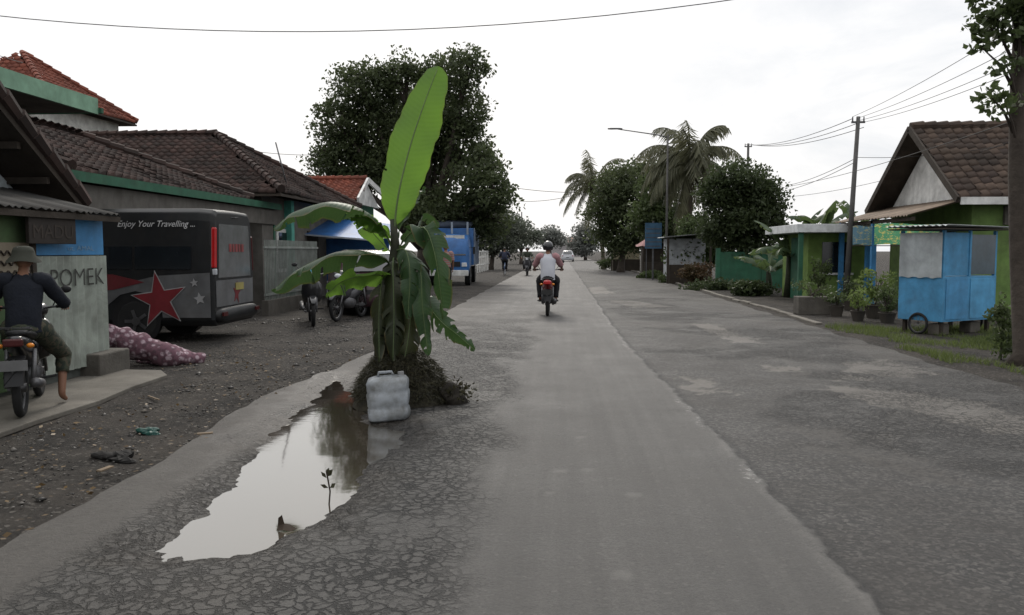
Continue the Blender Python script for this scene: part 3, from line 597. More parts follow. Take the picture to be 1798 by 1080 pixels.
def person(label,loc,rz,J,cl,scale=1,grip=True,z=None):
    r=thing('person',label,'person',loc,rz,sc=scale)
    J={k:V(v) for k,v in J.items()}
    ch=[[('pel',J['pelvis'],(.12,.09)),('spi',J['spine'],(.11,.08)),('che',J['chest'],(.12,.085)),('nek',J['neck'],.05),('hd',J['head'],.06)]]
    for s in 'LR':
        ch.append([('che',0,0),('sh'+s,J['sh'+s],.055),('el'+s,J['el'+s],.04),('wr'+s,J['wr'+s],.028),('pa'+s,J['pa'+s],(.04,.018))])
        ch.append([('pel',0,0),('hi'+s,J['hip'+s],.085),('kn'+s,J['kn'+s],.058),('an'+s,J['an'+s],.036),('to'+s,J['to'+s],(.042,.025))])
    for s,sx in (('L',-1),('R',1)):
        p=J['pa'+s]; w=J['wr'+s]; dr=(p-w).normalized(); lat=dr.cross(V((0,0,1)))
        if lat.length<.3: lat=V((0,1,0))
        lat.normalize(); dn=lat.cross(dr); dn= dn if dn.z<0 else -dn
        if not grip: dn=V((-sx,0,0))
        for f,(o_,l) in enumerate(((-.03,.9),(-.01,1.05),(.01,1.),(.03,.8))):
            a=p+lat*o_+dr*.01; b=a+dr*.035*l+dn*.008; c=b+dr*.008+dn*.028*l; e=c-dr*.02*(1 if grip else -.6)+dn*.015
            ch.append([(f'f{s}{f}a',a,.0095),(f'f{s}{f}b',b,.0092),(f'f{s}{f}c',c,.0088),(f'f{s}{f}d',e,.008)])
        a=w.lerp(p,.6)-lat*sx*.028; ch.append([(f't{s}a',a,.011),(f't{s}b',a-lat*sx*.022+dr*.02,.0105),(f't{s}c',a-lat*sx*.02+dr*.045+dn*.02,.009)])
    body=chain_skin(ch,1); hd=J['head']
    def face(q):
        x,y,z_=q
        if z_<-.02: x*=1-.25*min(1,(-z_-.02)/.08)
        if y>0 and abs(x)<.018 and -.035<z_<.012: y+=.02
        if y>.05 and abs(abs(x)-.03)<.014 and .0<z_<.025: y-=.008
        return V((x,y,z_))
    body.sph(hd+V((0,.01,.03)),(.078,.098,.118),24,20,fn=face)
    for s in(-1,1): body.sph(hd+V((s*.08,0,.02)),(.012,.02,.032),8,6)
    body.build('body',skinm,r,True)
    MB().sph(hd+V((0,-.012,.055)),(.086,.1,.1),18,8,z0=-.35,z1=.98,fn=lambda q:q if q.y<.05 or q.z>.05 else V((q.x,.05,q.z))).build('hair',hairm,r,True)
    if 'shirt' in cl:
        ax=[J['pelvis']+V((0,0,-.06)),J['pelvis']+V((0,-.005,.06)),J['spine'],J['spine'].lerp(J['chest'],.6),J['chest']+V((0,0,.04)),J['chest'].lerp(J['neck'],.45)+V((0,0,.01)),J['neck']+V((0,0,-.015))]
        wd=[(.175,.135),(.168,.13),(.16,.122),(.18,.132),(.2,.128),(.15,.1),(.062,.062)]
        n_=20; vs=[]
        for q,(a_,b_) in zip(ax,wd):
            for k in range(n_):
                th=2*PI*k/n_; ct,st=math.cos(th),math.sin(th); pq=V((a_*math.copysign(abs(ct)**.85,ct),b_*math.copysign(abs(st)**.9,st),0)); pq*=1+.07*noise.noise((q+pq)*11); vs.append(q+pq)
        MB().add(vs,[(j*n_+k,j*n_+(k+1)%n_,(j+1)*n_+(k+1)%n_,(j+1)*n_+k) for j in range(len(ax)-1) for k in range(n_)]).build('shirt',cl['shirt'],r,True,sub=1)
        for s in 'LR':
            e=J['el'+s]; sh=J['sh'+s]; k=cl.get('sleeve',.8); inn=sh.lerp(J['chest']+V((0,0,.04)),.35)
            if k<=1: c3=[inn,sh,sh.lerp(e,.35),sh.lerp(e,k)]; rr=[.085,.088,.078,.068]
            else: c3=[inn,sh,sh.lerp(e,.5),e,e.lerp(J['wr'+s],(k-1)*.5),e.lerp(J['wr'+s],k-1)]; rr=[.085,.088,.075,.064,.056,.048]
            cc_=catm(c3,14); rs=np.interp(np.linspace(0,1,15),np.linspace(0,1,len(rr)),rr)
            MB().tube(cc_,[float(x)*(1+.06*math.sin(i*2.3)) for i,x in enumerate(rs)],14).build('sleeve',cl.get('sleevemat',cl['shirt']),r,True)
    if 'pants' in cl:
        k=cl.get('plen',2.); 
        MB().sph(J['pelvis']+V((0,.0,-.03)),(.175,.15,.13),18,12).build('trouser_seat',cl['pants'],r,True)
        for s in 'LR':
            c=[J['hip'+s].lerp(J['pelvis'],.3),J['hip'+s],J['hip'+s].lerp(J['kn'+s],.55),J['kn'+s]]; rr=[.1,.115,.1,.082]
            if k>1: c+=[J['kn'+s].lerp(J['an'+s],min(k-1,.95)*.5),J['kn'+s].lerp(J['an'+s],min(k-1,.95))]; rr+=[.074,.062]
            cc_=catm(c,16); rs=np.interp(np.linspace(0,1,17),np.linspace(0,1,len(rr)),rr)
            MB().tube(cc_,[float(x)*(1+.05*math.sin(i*2.1)) for i,x in enumerate(rs)],14).build('trouser_leg',cl['pants'],r,True)
    if 'shoes' in cl:
        for s in 'LR':
            a=J['an'+s]; b=J['to'+s]; d=(b-a); d.z=0; d.normalize()
            chain_skin([[('a',b-d*.14,(.045,.035)),('b',b-d*.03,(.05,.032)),('c',b+d*.07,(.042,.024))]],1).build('shoe',cl['shoes'],r,True)
    if 'helmet' in cl:
        MB().sph(hd+V((0,-.005,.05)),(.125,.145,.135),20,12,z0=-.6,z1=1,fn=lambda q:q if not(q.y>.06 and q.z<.02) else V((q.x,.06,q.z))).build('helmet',cl['helmet'],r,True)
    if 'hat' in cl:
        h=MB(); n=24; pr=[(.165,-.02),(.158,-.006),(.112,.045),(.104,.09),(.088,.128),(.05,.145),(.0,.147)]
        vs=[hd+V((a*math.cos(2*PI*k/n),a*1.08*math.sin(2*PI*k/n)-.005,.03+b_+.01*math.sin(3*2*PI*k/n)*(a>.12))) for a,b_ in pr for k in range(n)]
        h.add(vs,[(j*n+k,j*n+(k+1)%n,(j+1)*n+(k+1)%n,(j+1)*n+k) for j in range(len(pr)-1) for k in range(n)]); h.build('bucket_hat',cl['hat'],r,True)
    return r
def sym(d):
    o={}
    for k,v in d.items():
        if k in('sh','el','wr','pa','hip','kn','an','to'): o[k+'R']=v; o[k+'L']=(-v[0],v[1],v[2])
        else: o[k]=v
    return o
RIDE=sym(dict(pelvis=(0,-.25,.87),spine=(0,-.24,1.05),chest=(0,-.17,1.27),neck=(0,-.12,1.43),head=(0,-.08,1.52),sh=(.18,-.17,1.34),el=(.31,.0,1.13),wr=(.32,.22,1.05),pa=(.32,.29,1.045),hip=(.1,-.22,.85),kn=(.2,.18,.78),an=(.18,.05,.37),to=(.19,.2,.31)))
STAND=sym(dict(pelvis=(0,0,.93),spine=(0,0,1.1),chest=(0,.01,1.32),neck=(0,0,1.48),head=(0,.02,1.57),sh=(.18,0,1.4),el=(.24,-.02,1.12),wr=(.25,.06,.88),pa=(.25,.08,.81),hip=(.09,0,.9),kn=(.1,.02,.5),an=(.1,-.02,.09),to=(.12,.11,.035)))
# ---------------------------------------------------------------- motorcycle
lampg=M('lamp_glass',(.5,.52,.55),.1,spec=.6)
def motorcycle(label,loc,rz,paint,plate=None,lit=redlens,sc=1,rack=False,name='motorcycle'):
    r=thing(name,label,'motorcycle',loc,rz,sc=sc)
    for yc in(-.62,.64):
        w=MB(); w.torus((0,yc,.29),.225,.018,28,6)
        w.cyl((0,yc,.29),.045,.11,'X',12)
        for k in range(10):
            a=2*PI*k/10; w.bar((0,yc,.29),(0,yc+.22*math.cos(a),.29+.22*math.sin(a)),.008,.008)
        wo=w.build('wheel',steel,r,True); t_=MB(); t_.torus((0,yc,.29),.252,.04,32,10); t_.build('tyre',rubber,wo,True)
    MB().loft([(0,-.9,.8,.03,.02),(0,-.82,.78,.085,.05),(0,-.6,.72,.115,.09),(0,-.3,.62,.12,.12),(0,-.05,.52,.1,.12),(0,.1,.48,.07,.08)],14).build('tail_cowl',paint,r,True)
    MB().loft([(0,-.78,.845,.08,.025),(0,-.6,.83,.12,.04),(0,-.35,.79,.13,.045),(0,-.1,.77,.11,.045),(0,.08,.76,.07,.035)],14).build('seat',black,r,True)
    MB().loft([(0,-.05,.5,.06,.09),(0,.2,.52,.06,.09),(0,.36,.68,.08,.16),(0,.42,.8,.09,.12)],12).build('frame_cover',paint,r,True)
    MB().loft([(0,.3,.66,.2,.2),(0,.38,.68,.21,.24),(0,.46,.72,.15,.24),(0,.52,.74,.08,.18)],14).build('leg_shield',paint,r,True)
    MB().loft([(0,.3,.98,.09,.05),(0,.4,1.0,.15,.085),(0,.5,.98,.13,.085),(0,.56,.95,.06,.05)],14).build('handlebar_cowl',paint,r,True)
    MB().sph((0,.54,.96),(.085,.04,.055),14,8).build('headlight',lampg,r,True)
    h=MB(); h.tube([(-.34,.25,1.04),(-.2,.34,1.03),(0,.38,1.0),(.2,.34,1.03),(.34,.25,1.04)],.013,8); hb=h.build('handlebar',steel,r,True)
    for s in(-1,1):
        MB().tube([(s*.24,.31,1.035),(s*.36,.24,1.04)],.019,10).build('grip',rubber,hb,True)
        m_=MB(); m_.tube([(s*.2,.34,1.04),(s*.25,.36,1.14),(s*.31,.36,1.2)],.006,6); mo=m_.build('mirror_stalk',black,r,True)
        MB().sph((s*.33,.36,1.22),(.055,.015,.04),12,8).build('mirror',black,mo,True)
        MB().tube([(s*.075,.38,.72),(s*.075,.64,.29)],[.022,.018],8).build('fork',steel,r,True)
        MB().tube([(s*.11,-.62,.29),(s*.12,-.5,.66)],[.028,.022],10).build('shock_absorber',steel,r,True)
        MB().sph((s*.13,-.83,.73),(.035,.03,.025),10,6).build('indicator',ambl,r,True)
        MB().tube([(s*.06,-.1,.3),(s*.24,.02,.31)],.014,8).build('footrest',rubber,r,True)
    MB().loft([(0,.36,.54,.05,.02),(0,.5,.585,.07,.02),(0,.66,.6,.07,.015),(0,.84,.54,.06,.012),(0,.92,.47,.04,.012)],10).build('front_mudguard',paint,r,True)
    MB().prism([(-.07,-.72,.62),(.07,-.72,.62),(.085,-.93,.58),(.08,-1.0,.36),(-.08,-1.0,.36),(-.085,-.93,.58)],(0,.015,-.0)).build('rear_mudguard',black,r)
    MB().box((0,-.93,.77),(.17,.05,.075)).build('tail_light',lit,r,bevel=.015)
    MB().loft([(.0,-.15,.35,.1,.1),(0,.0,.36,.12,.13),(0,.15,.38,.1,.12),(0,.3,.38,.05,.06)],12).build('engine',steel,r,True)
    MB().tube([(.1,.1,.26),(.12,-.2,.24),(.15,-.45,.3),(.16,-.5,.31),(.17,-.9,.38)],[.018,.02,.025,.05,.045],12).build('exhaust_pipe',steel,r,True)
    MB().bar((-.1,-.1,.3),(-.1,-.62,.29),.03,.05).build('swing_arm',steel,r)
    if plate:
        p=MB().box((0,-1.012,.56),(.25,.006,.1)).build('number_plate',plate,r)
    if rack: MB().tube([(-.1,-.5,.86),(-.12,-.8,.9),(.12,-.8,.9),(.1,-.5,.86)],.012,8).build('grab_rail',steel,r,True)
    return r
platem=M('plate_black',(.03,.03,.03),.5); whiteink=M('white_ink',(.6,.6,.58),.6)
darkbike=M('dark_bike_paint',(.014,.014,.016),.3,coat=.5); redbike=M('red_bike_paint',(.3,.012,.015),.25,coat=.6)
dimred=M('dim_red_lens',(.06,.012,.012),.3)
LB=(-4.95,7.1,.05)
lm=motorcycle('dark motorcycle ridden by the man in a bucket hat, on the left concrete slab',LB,R(27),darkbike,M('plate_grey',(.12,.12,.12),.5),lit=dimred,rack=True,sc=.88)
camo,t=newmat('camouflage_cloth'); co=t.n('ShaderNodeTexCoord').outputs['Object']
cc=t.mix(t.rng(t.noise(co,14,2),.5,.52),(.032,.038,.022),(.015,.021,.013)); cc=t.mix(t.rng(t.noise(co,11,2,.5,2.),.55,.57),cc,(.06,.052,.033))
b=t.n('ShaderNodeBsdfPrincipled',{'Base Color':cc,'Roughness':.9}); t.n('ShaderNodeOutputMaterial',{0:b.outputs[0]})
navy=M('navy_cloth',(.010,.012,.018),.95,bump=.5,bscale=18); hatm=M('hat_cloth',(.032,.034,.026),.9)
J=dict(RIDE); J['knR']=(.3,.16,.52); J['anR']=(.29,-.02,.1); J['toR']=(.31,.12,.035); J['hipR']=(.12,-.2,.84)
J['elR']=(.34,-.02,1.1); J['elL']=(-.34,-.02,1.1)
person('seated man in a bucket hat, navy shirt and camouflage shorts on the left motorcycle',LB,R(27),J,dict(shirt=navy,sleeve=1.75,pants=camo,plen=1.45,hat=hatm),.88)
g0=(-.3,18.6,.02)
motorcycle('red scooter ridden away down the middle of the road',g0,R(0),redbike,platem)
motoshirt=M('pink_red_cloth',(.33,.18,.19),.9); blk=M('black_cloth',(.012,.012,.014),.9); helm=M('black_helmet',(.015,.015,.017),.25,coat=.5)
rd=person('rider in black helmet and white shirt with pinkish sleeves on the red scooter',g0,0,RIDE,dict(shirt=whitec,sleevemat=motoshirt,sleeve=.95,pants=blk,shoes=blk,helmet=helm))
g0=G(548,571); pm=motorcycle('parked dark motorcycle with a teal helmet on it, behind the van',(g0.x-.1,g0.y+.3,0),R(200),darkbike,platem)
hl=thing('helmet','teal motorcycle helmet resting on the parked motorcycle mirror','helmet',(g0.x+.0,g0.y+.02,1.0))
MB().sph((0,0,.05),(.13,.14,.13),18,12,z0=-.7,z1=1).build('helmet_shell',M('teal_paint',(.02,.2,.3),.3,coat=.4),hl,True)
MB().sph((0,-.04,.04),(.11,.11,.05),14,8).build('visor',glass,hl,True)
grey2=M('grey_bike_paint',(.05,.05,.055),.3)
g0=P(612,440,17.2); motorcycle('second parked dark motorcycle partly hidden by the hanging banana leaves',(g0.x,17.2,0),R(170),grey2,platem)
g1=(-2.0,47.5,.02); motorcycle('small far dark scooter coming along the left lane',g1,R(180),grey2)
person('far rider in dark clothes and helmet on the small far scooter',g1,R(180),RIDE,dict(shirt=M('olive_cloth',(.07,.08,.06),.9),sleeve=1.8,pants=blk,shoes=blk,helmet=helm))
g2=(-3.45,49,.02); bk=thing('bicycle','far bicycle ridden along the left side of the road','bicycle',g2)
for yc in(-.52,.52):
    wo=MB().torus((0,yc,.33),.31,.012,28,6); 
    for k in range(12): a=2*PI*k/12; wo.bar((0,yc,.33),(0,yc+.3*math.cos(a),.33+.3*math.sin(a)),.004,.004)
    wo=wo.build('wheel',chrome,bk,True); MB().torus((0,yc,.33),.325,.018,28,8).build('tyre',rubber,wo,True)
mb=MB()
for a,b_ in (((0,-.52,.33),(0,-.08,.3)),((0,-.08,.3),(0,-.2,.85)),((0,-.18,.75),(0,.35,.8)),((0,-.08,.3),(0,.37,.68)),((0,.35,.95),(0,.52,.33)),((0,-.52,.33),(0,-.18,.75)),((-.28,.28,1.0),(.28,.28,1.0)),((0,.35,.95),(0,.28,1.0))): mb.tube([a,b_],.016,6)
mb.build('bicycle_frame',blued,bk,True); MB().loft([(0,-.34,.88,.09,.03),(0,-.2,.88,.06,.03),(0,-.08,.88,.02,.02)],10).build('saddle',black,bk,True)
J=dict(RIDE); J.update(sym(dict(kn=(.1,.15,.72),an=(.1,.0,.32),to=(.11,.12,.26),wr=(.27,.2,1.05),pa=(.27,.26,1.03),pelvis=(0,-.2,.95),hip=(.09,-.18,.93))))
person('far cyclist in dark clothes on the bicycle at the left',g2,0,J,dict(shirt=M('dark_blue_cloth',(.03,.035,.06),.9),sleeve=1.2,pants=blk,shoes=blk))
strip_,t=newmat('striped_red_cloth'); co=t.n('ShaderNodeTexCoord').outputs['Object']; sz_=t.n('ShaderNodeSeparateXYZ',{0:co}).outputs[2]
cc=t.mix(t.rng(t.m('SINE',t.m('MULTIPLY',sz_,90.)),-.2,.2),(.28,.11,.09),(.22,.19,.18)); b=t.n('ShaderNodeBsdfPrincipled',{'Base Color':cc,'Roughness':.9}); t.n('ShaderNodeOutputMaterial',{0:b.outputs[0]})
pp=P(783,440,27); person('person in a red striped shirt standing behind the banana plant near the truck',(pp.x,27,0),R(20),STAND,dict(shirt=strip_,sleeve=.9,pants=blk,shoes=blk),grip=False)
# ---------------------------------------------------------------- vehicles
def wheelset(r,hw,ys,rad=.33,wd=.2,rimm=steel,sides=(-1,1)):
    for yc in ys:
        for s in sides:
            x=s*(hw-wd/2+.01); 
            w=MB(); w.cyl((x+s*(wd/2-.02),yc,rad),rad*.6,.03,'X',20); w.cyl((x+s*(wd/2),yc,rad),rad*.2,.05,'X',12)
            for k in range(5): a=2*PI*k/5; w.bar((x+s*(wd/2),yc,rad),(x+s*(wd/2),yc+rad*.55*math.cos(a),rad+rad*.55*math.sin(a)),.05,.02,(1,0,0))
            wo=w.build('wheel',rimm,r); 
            t_=MB(); t_.tube([(x-wd/2,yc,rad),(x-wd/2+.02,yc,rad),(x+wd/2-.02,yc,rad),(x+wd/2,yc,rad)],[rad*.9,rad,rad,rad*.9],28); t_.build('tyre',rubber,wo)
            MB().tube([(x-.1,yc,rad+.02),(s*(hw+.004),yc,rad+.02)],rad*1.16,28).build('wheel_arch',black,r)
vanp=M('van_black_paint',(.013,.014,.015),.42,spec=.28,dirt=.2); silver=M('van_silver_decal',(.11,.112,.115),.5,dirt=.4); vred=M('van_red_decal',(.13,.018,.023),.5,dirt=.3); vwhite=M('van_white_decal',(.3,.3,.3),.5)
greyglass=M('rear_grey_glass',(.12,.125,.125),.2,spec=.6,dirt=.3)
van=thing('minibus','black travel minibus with red star and slogan parked nose-in on the left','van',(-5.62,13.45,0),R(91),sc=1.03)
def pf(hw,zt,ins=0,z0=.26): return [(hw*.93,z0),(hw,z0+.1),(hw,1.12),(hw-.03-ins,1.55),(hw-.06-ins,zt-.2),(hw-.09-ins,zt-.07),(hw-.18-ins,zt-.01),(.2,zt)]
MB().prof([(0,pf(.83,2.07,.02)),(.05,pf(.85,2.11)),(.25,pf(.86,2.13)),(2.5,pf(.86,2.13)),(3.7,pf(.86,2.1)),(4.1,pf(.85,1.95)),(4.5,pf(.83,1.45,.03)),(4.85,pf(.76,1.1,.2))]).build('body',vanp,van,False,bevel=.02)
wheelset(van,.86,(1.25,3.75),.34,.21)
X0=-.868
def pan(name,poly,mat,x=X0):
    return MB().prism([(x,a,b_) for a,b_ in poly],(-.004,0,0)).build(name,mat,van)
pan('silver_decal',[(.05,.4),(.82,.4),(.85,.62),(1.0,.76),(1.25,.82),(1.5,.76),(1.7,.6),(3.2,.6),(3.2,.8),(2.2,.84),(1.5,.92),(.9,1.06),(.05,1.11)],silver)
pan('red_decal',[(1.1,.96),(1.6,1.08),(2.2,1.1),(3.3,1.08),(3.3,.84),(2.4,.78),(1.6,.84)],vred,X0-.005)
def star(cy,cz,r1,r2,rot=.15): return [(cy+(r1 if k%2==0 else r2)*math.sin(rot+PI*k/5),cz+(r1 if k%2==0 else r2)*math.cos(rot+PI*k/5)) for k in range(10)]
pan('star_outline',star(.86,.68,.475,.185),vwhite,X0-.01); pan('star_emblem',star(.86,.68,.44,.165),M('star_red',(.17,.02,.026),.5,dirt=.2),X0-.0155)
pan('small_star',star(.3,.95,.07,.03),vwhite,X0-.01); pan('small_star',star(.22,.7,.1,.045),vwhite,X0-.01)
for a,b_ in ((.35,1.25),(1.3,2.3),(2.35,3.4)):
    MB().prism([(-.866,a,1.16),(-.866,b_,1.16),(-.842,b_,1.52),(-.842,a,1.52)],(-.004,0,0)).build('side_window',glass,van)
textpart('Enjoy Your Travelling ...',.14,(-.842,1.52,1.83),(0,-1,0),(.12,0,1),M('slogan_white',(.5,.5,.5),.5),van,shear=.3,width=1.24)
MB().prism([(-.68,-.012,1.02),(.68,-.012,1.02),(.62,-.012,1.88),(-.62,-.012,1.88)],(0,.01,0)).build('rear_window',greyglass,van)
sm=M('sticker_red',(.2,.04,.04),.5)
for k,wd_ in enumerate((.1,.07,.1,.08,.1)): MB().box((-.2+.13*k,-.018,1.5),(wd_,.004,.13)).build('window_lettering',sm,van)
MB().box((-.80,.0,1.5),(.06,.08,.64),ry=.06).build('tail_light',redlens,van,bevel=.02)
MB().box((-.81,-.005,1.12),(.06,.07,.1),ry=.0).build('reversing_light',lampg,van,bevel=.015)
MB().box((.815,.02,1.4),(.05,.06,.6),ry=-.06).build('tail_light',dimred,van,bevel=.02)
for s in(-1,1): MB().box((s*.7,-.11,.45),(.16,.03,.06)).build('reflector',dimred,van)
MB().prism([(-.78,-.01,.56),(.78,-.01,.56),(.78,-.01,.98),(-.78,-.01,.98)],(0,.006,0)).build('tailgate_panel',silver,van)
MB().loft([(0,-.1,.42,.74,.09),(0,-.06,.42,.8,.12),(0,.08,.42,.85,.13)],16,5).build('rear_bumper',vanp,van,True)
MB().box((.15,-.022,.86),(.34,.01,.12)).build('number_plate',M('plate_yellow',(.28,.24,.08),.5,dirt=.3),van)
MB().prism([(-.2+x*.8,-.016,z_) for x,z_ in star(.3,.75,.2,.08)],(0,.004,0)).build('rear_star',vred,van)
MB().tube([(-.35,.1,1.98),(-.0,-.02,2.0),(.3,.02,2.02)],.012,6).build('rear_wiper',black,van)
carp=M('car_maroon_paint',(.05,.025,.03),.3,coat=.5)
def car(label,loc,rz,paint,name='parked_car',cat='car'):
    r=thing(name,label,cat,loc,rz)
    def q(hw,zb,zt,tw): return [(hw*.92,.22),(hw,.35),(hw,zb),(tw,zb+.02) if zt-zb<.1 else (hw-.05,zb+.05),(tw,zt-.05),(tw*.8,zt)]
    MB().prof([(-2.1,q(.7,.8,.86,.6)),(-2.0,q(.8,.9,.98,.68)),(-1.6,q(.84,.92,1.3,.62)),(-1.2,q(.84,.92,1.5,.6)),(.4,q(.84,.92,1.52,.6)),(1.0,q(.84,.92,1.0,.66)),(1.9,q(.8,.82,.88,.62)),(2.1,q(.7,.6,.68,.55))]).build('body',paint,r,True)
    wheelset(r,.84,(-1.3,1.35),.31,.19,chrome)
    for s in(-1,1):
        MB().prism([(s*.79,-1.5,.99),(s*.79,-.3,.99),(s*.645,-.3,1.42),(s*.66,-1.2,1.4)],(s*.012,0,0)).build('side_window',glass,r)
        MB().prism([(s*.79,-.25,.99),(s*.79,.75,.99),(s*.645,.35,1.42),(s*.645,-.25,1.42)],(s*.012,0,0)).build('side_window',glass,r)
        MB().box((s*.66,-2.06,.78),(.2,.08,.14)).build('tail_light',redlens,r,bevel=.02)
        MB().box((s*.6,2.02,.66),(.24,.1,.11)).build('headlight',chrome,r,bevel=.02)
    MB().prism([(-.62,-2.0,1.02),(.62,-2.0,1.02),(.52,-1.42,1.42),(-.52,-1.42,1.42)],(0,-.01,.01)).build('rear_window',glass,r)
    MB().prism([(-.62,.98,1.02),(.62,.98,1.02),(.52,.5,1.47),(-.52,.5,1.47)],(0,.01,.01)).build('windscreen',glass,r)
    MB().box((0,-2.1,.55),(.4,.01,.1)).build('number_plate',platem,r)
    return r
pp=P(640,440,20); car('dark maroon car parked behind the banana plant',(pp.x,20,0),R(20),carp)
pp=P(985,440,95); car('tiny silver car far down the middle of the road',(pp.x+.9,110,0),0,M('silver_car',(.35,.36,.38),.3,coat=.4))
# truck
tk=thing('cargo_truck','blue cargo truck facing the camera on the left shoulder under the big tree','truck',(P(790,440,34).x,34,0),R(180+3),sc=.86)
MB().prof([(-1.2,[(.95,.8),(1.,1.),(1.,1.8),(.98,2.3),(.9,2.55),(.2,2.6)]),(.1,[(.95,.6),(1.,.9),(1.,1.8),(.95,2.3),(.85,2.5),(.2,2.55)]),(.45,[(.9,.6),(.98,.9),(.98,1.5),(.85,1.9),(.7,2.2),(.2,2.3)]),(.5,[(.85,.62),(.93,.9),(.93,1.45),(.8,1.5),(.7,1.5),(.2,1.5)])]).build('cab',blued,tk,True)
MB().prism([(-.82,.5,1.5),(.82,.5,1.5),(.72,.2,2.3),(-.72,.2,2.3)],(0,.02,.01)).build('windscreen',glass,tk)
cb=MB(); cb.b2(-1.1,1.1,-6.,-1.3,1.,2.9); cb.build('cargo_box',blued,tk,bevel=.03)
trim=M('truck_trim',(.25,.29,.34),.6)
for y in (-1.6,-2.6,-3.6,-4.6,-5.6):
    for s in(-1,1): MB().box((s*1.13,y,1.95),(.05,.1,1.9)).build('cargo_rib',trim,tk)
for x in (-.8,0,.8): MB().box((x,-1.27,2.75),(.1,.05,.9)).build('cargo_rib',trim,tk)
MB().loft([(0,-1.3,3.0,1.0,.12),(0,-2.5,3.15,1.05,.2),(0,-4.5,3.1,1.05,.2),(0,-6,3.,1.,.1)],14).build('tarpaulin',M('tarp_dark',(.03,.04,.06),.8),tk,True)
MB().b2(-.95,.95,.45,.6,.5,.78).build('front_bumper',whitep,tk,bevel=.02); MB().b2(-.55,.55,.502,.53,.95,1.2).build('grille',black,tk)
for s in(-1,1):
    MB().box((s*.75,.53,1.05),(.26,.06,.2)).build('headlight',lampg,tk,bevel=.02); mb=MB(); mb.bar((s*.98,.3,1.9),(s*1.2,.4,1.9),.02,.02); mb.box((s*1.22,.4,1.75),(.12,.05,.35)); mb.build('mirror',black,tk)
MB().box((0,.33,2.42),(1.5,.02,.16)).build('sun_visor',whitep,tk)
wheelset(tk,1.0,(-.4,-4.6),.45,.28)
# ---------------------------------------------------------------- tile roofs
def tileface(mb_v,mb_f,rn,poly,th=.05):
    p=[V(q) for q in poly]; u=(p[1]-p[0]).normalized(); nn=u.cross(p[2]-p[1]).normalized()
    if nn.z<0: nn=-nn
    v=nn.cross(u)
    if v.z<0: v=-v
    q2=[((a-p[0]).dot(u),(a-p[0]).dot(v)) for a in p]; x0=min(a[0] for a in q2);x1=max(a[0] for a in q2);y1=max(a[1] for a in q2)
    tw=.24;rh=.27;nc=int((x1-x0)/tw)+1; nr=int(y1/rh)+1
    def inside(x,y):
        c=False;n=len(q2)
        for i in range(n):
            a=q2[i];b=q2[(i+1)%n]
            if (a[1]>y)!=(b[1]>y) and x<(b[0]-a[0])*(y-a[1])/(b[1]-a[1])+a[0]: c=not c
        return c
    sub=3
    for r in range(nr):
        for c in range(nc):
            if not inside(x0+(c+.5)*tw,min((r+.5)*rh,y1-.02)): continue
            o=len(mb_v); jx=random.uniform(-.012,.012); jh=random.uniform(-.008,.014); k=random.random()
            sag=.05*noise.noise(V((c*.12,r*.2,x0)))
            for (yy,hh) in ((r*rh-.01,.0),(r*rh,.05+jh),((r+1)*rh+.01,.012)):
                for i in range(sub+1):
                    x=x0+c*tw+i*tw/sub+jx; h=hh+(.028*math.cos(2*PI*i/sub+.6) if hh>0 else -.02)+sag
                    mb_v.append(tuple(p[0]+u*x+v*yy+nn*h))
            for j in range(2):
                for i in range(sub): mb_f.append((o+j*(sub+1)+i,o+j*(sub+1)+i+1,o+(j+1)*(sub+1)+i+1,o+(j+1)*(sub+1)+i)); rn.append(k)
def tiled_roof(parent,faces,mat,caps=(),under=wood_d):
    v=[];f=[];rn=[]
    for p in faces: tileface(v,f,rn,p)
    o=quadmesh('roof',v,f,mat,parent,rn)
    mb=MB()
    for p in faces:
        q=[V(a)-V((0,0,.07)) for a in p]; mb.prism(q,(0,0,-.05))
    mb.build('roof_deck',under,o)
    for a,b_ in caps:
        a=V(a);b_=V(b_); n=max(2,int((b_-a).length/.3)); mb=MB()
        for i in range(n):
            p0=a.lerp(b_,i/n);p1=a.lerp(b_,(i+1.08)/n); mb.tube([p0+V((0,0,.03)),p1+V((0,0,.05))],[.09,.11],8)
        cp=mb.build('ridge_cap',mat,o); at=cp.data.attributes.new('rnd','FLOAT','FACE'); at.data.foreach_set('value',np.random.default_rng(3).random(len(cp.data.polygons)).astype(np.float32))
    return o
rh=thing('gable_house','right side house with brown tiled gable roof, white gable and green walls','house',(9.4,21.6,0))
MB().b2(.2,9,-2.2,2.4,-.1,2.75).build('wall',greenp,rh)
MB().prism([(.2,-2.1,2.75),(.2,2.3,2.75),(.2,.1,4.4)],(.12,0,0)).build('gable_wall',whitep,rh)
tiled_roof(rh,[[(-.35,-2.65,2.72),(9,-2.65,2.72),(9,0,4.68),(-.35,0,4.68)],[(-.35,2.75,2.68),(9,2.75,2.68),(9,0,4.68),(-.35,0,4.68)]],tile_b,[((-.35,0,4.7),(9,0,4.7))])
mb=MB(); mb.bar((-.38,-2.7,2.66),(-.38,0,4.66),.05,.16); mb.bar((-.38,0,4.66),(-.38,2.8,2.62),.05,.16); mb.build('verge_board',wood_d,rh)
MB().b2(-.3,9,-2.7,-2.66,2.55,2.72).build('fascia',whitep,rh)
def corr(x0,x1,y0,y1,z0,z1,mat,parent,name='sheet_roof',along='x',amp=.02,wave=.16):
    n=int((y1-y0)/wave*4); vs=[]
    for i in range(n+1):
        y=y0+(y1-y0)*i/n; h=amp*math.cos(i*PI/2)
        vs+=[(x0+.02*math.sin(i*.31),y,z0+h),(x1,y,z1+h)]
    o=MB().add(vs,[(2*i,2*i+1,2*i+3,2*i+2) for i in range(n)]).build(name,mat,parent,True); s=o.modifiers.new('t','SOLIDIFY'); s.thickness=.006; return o
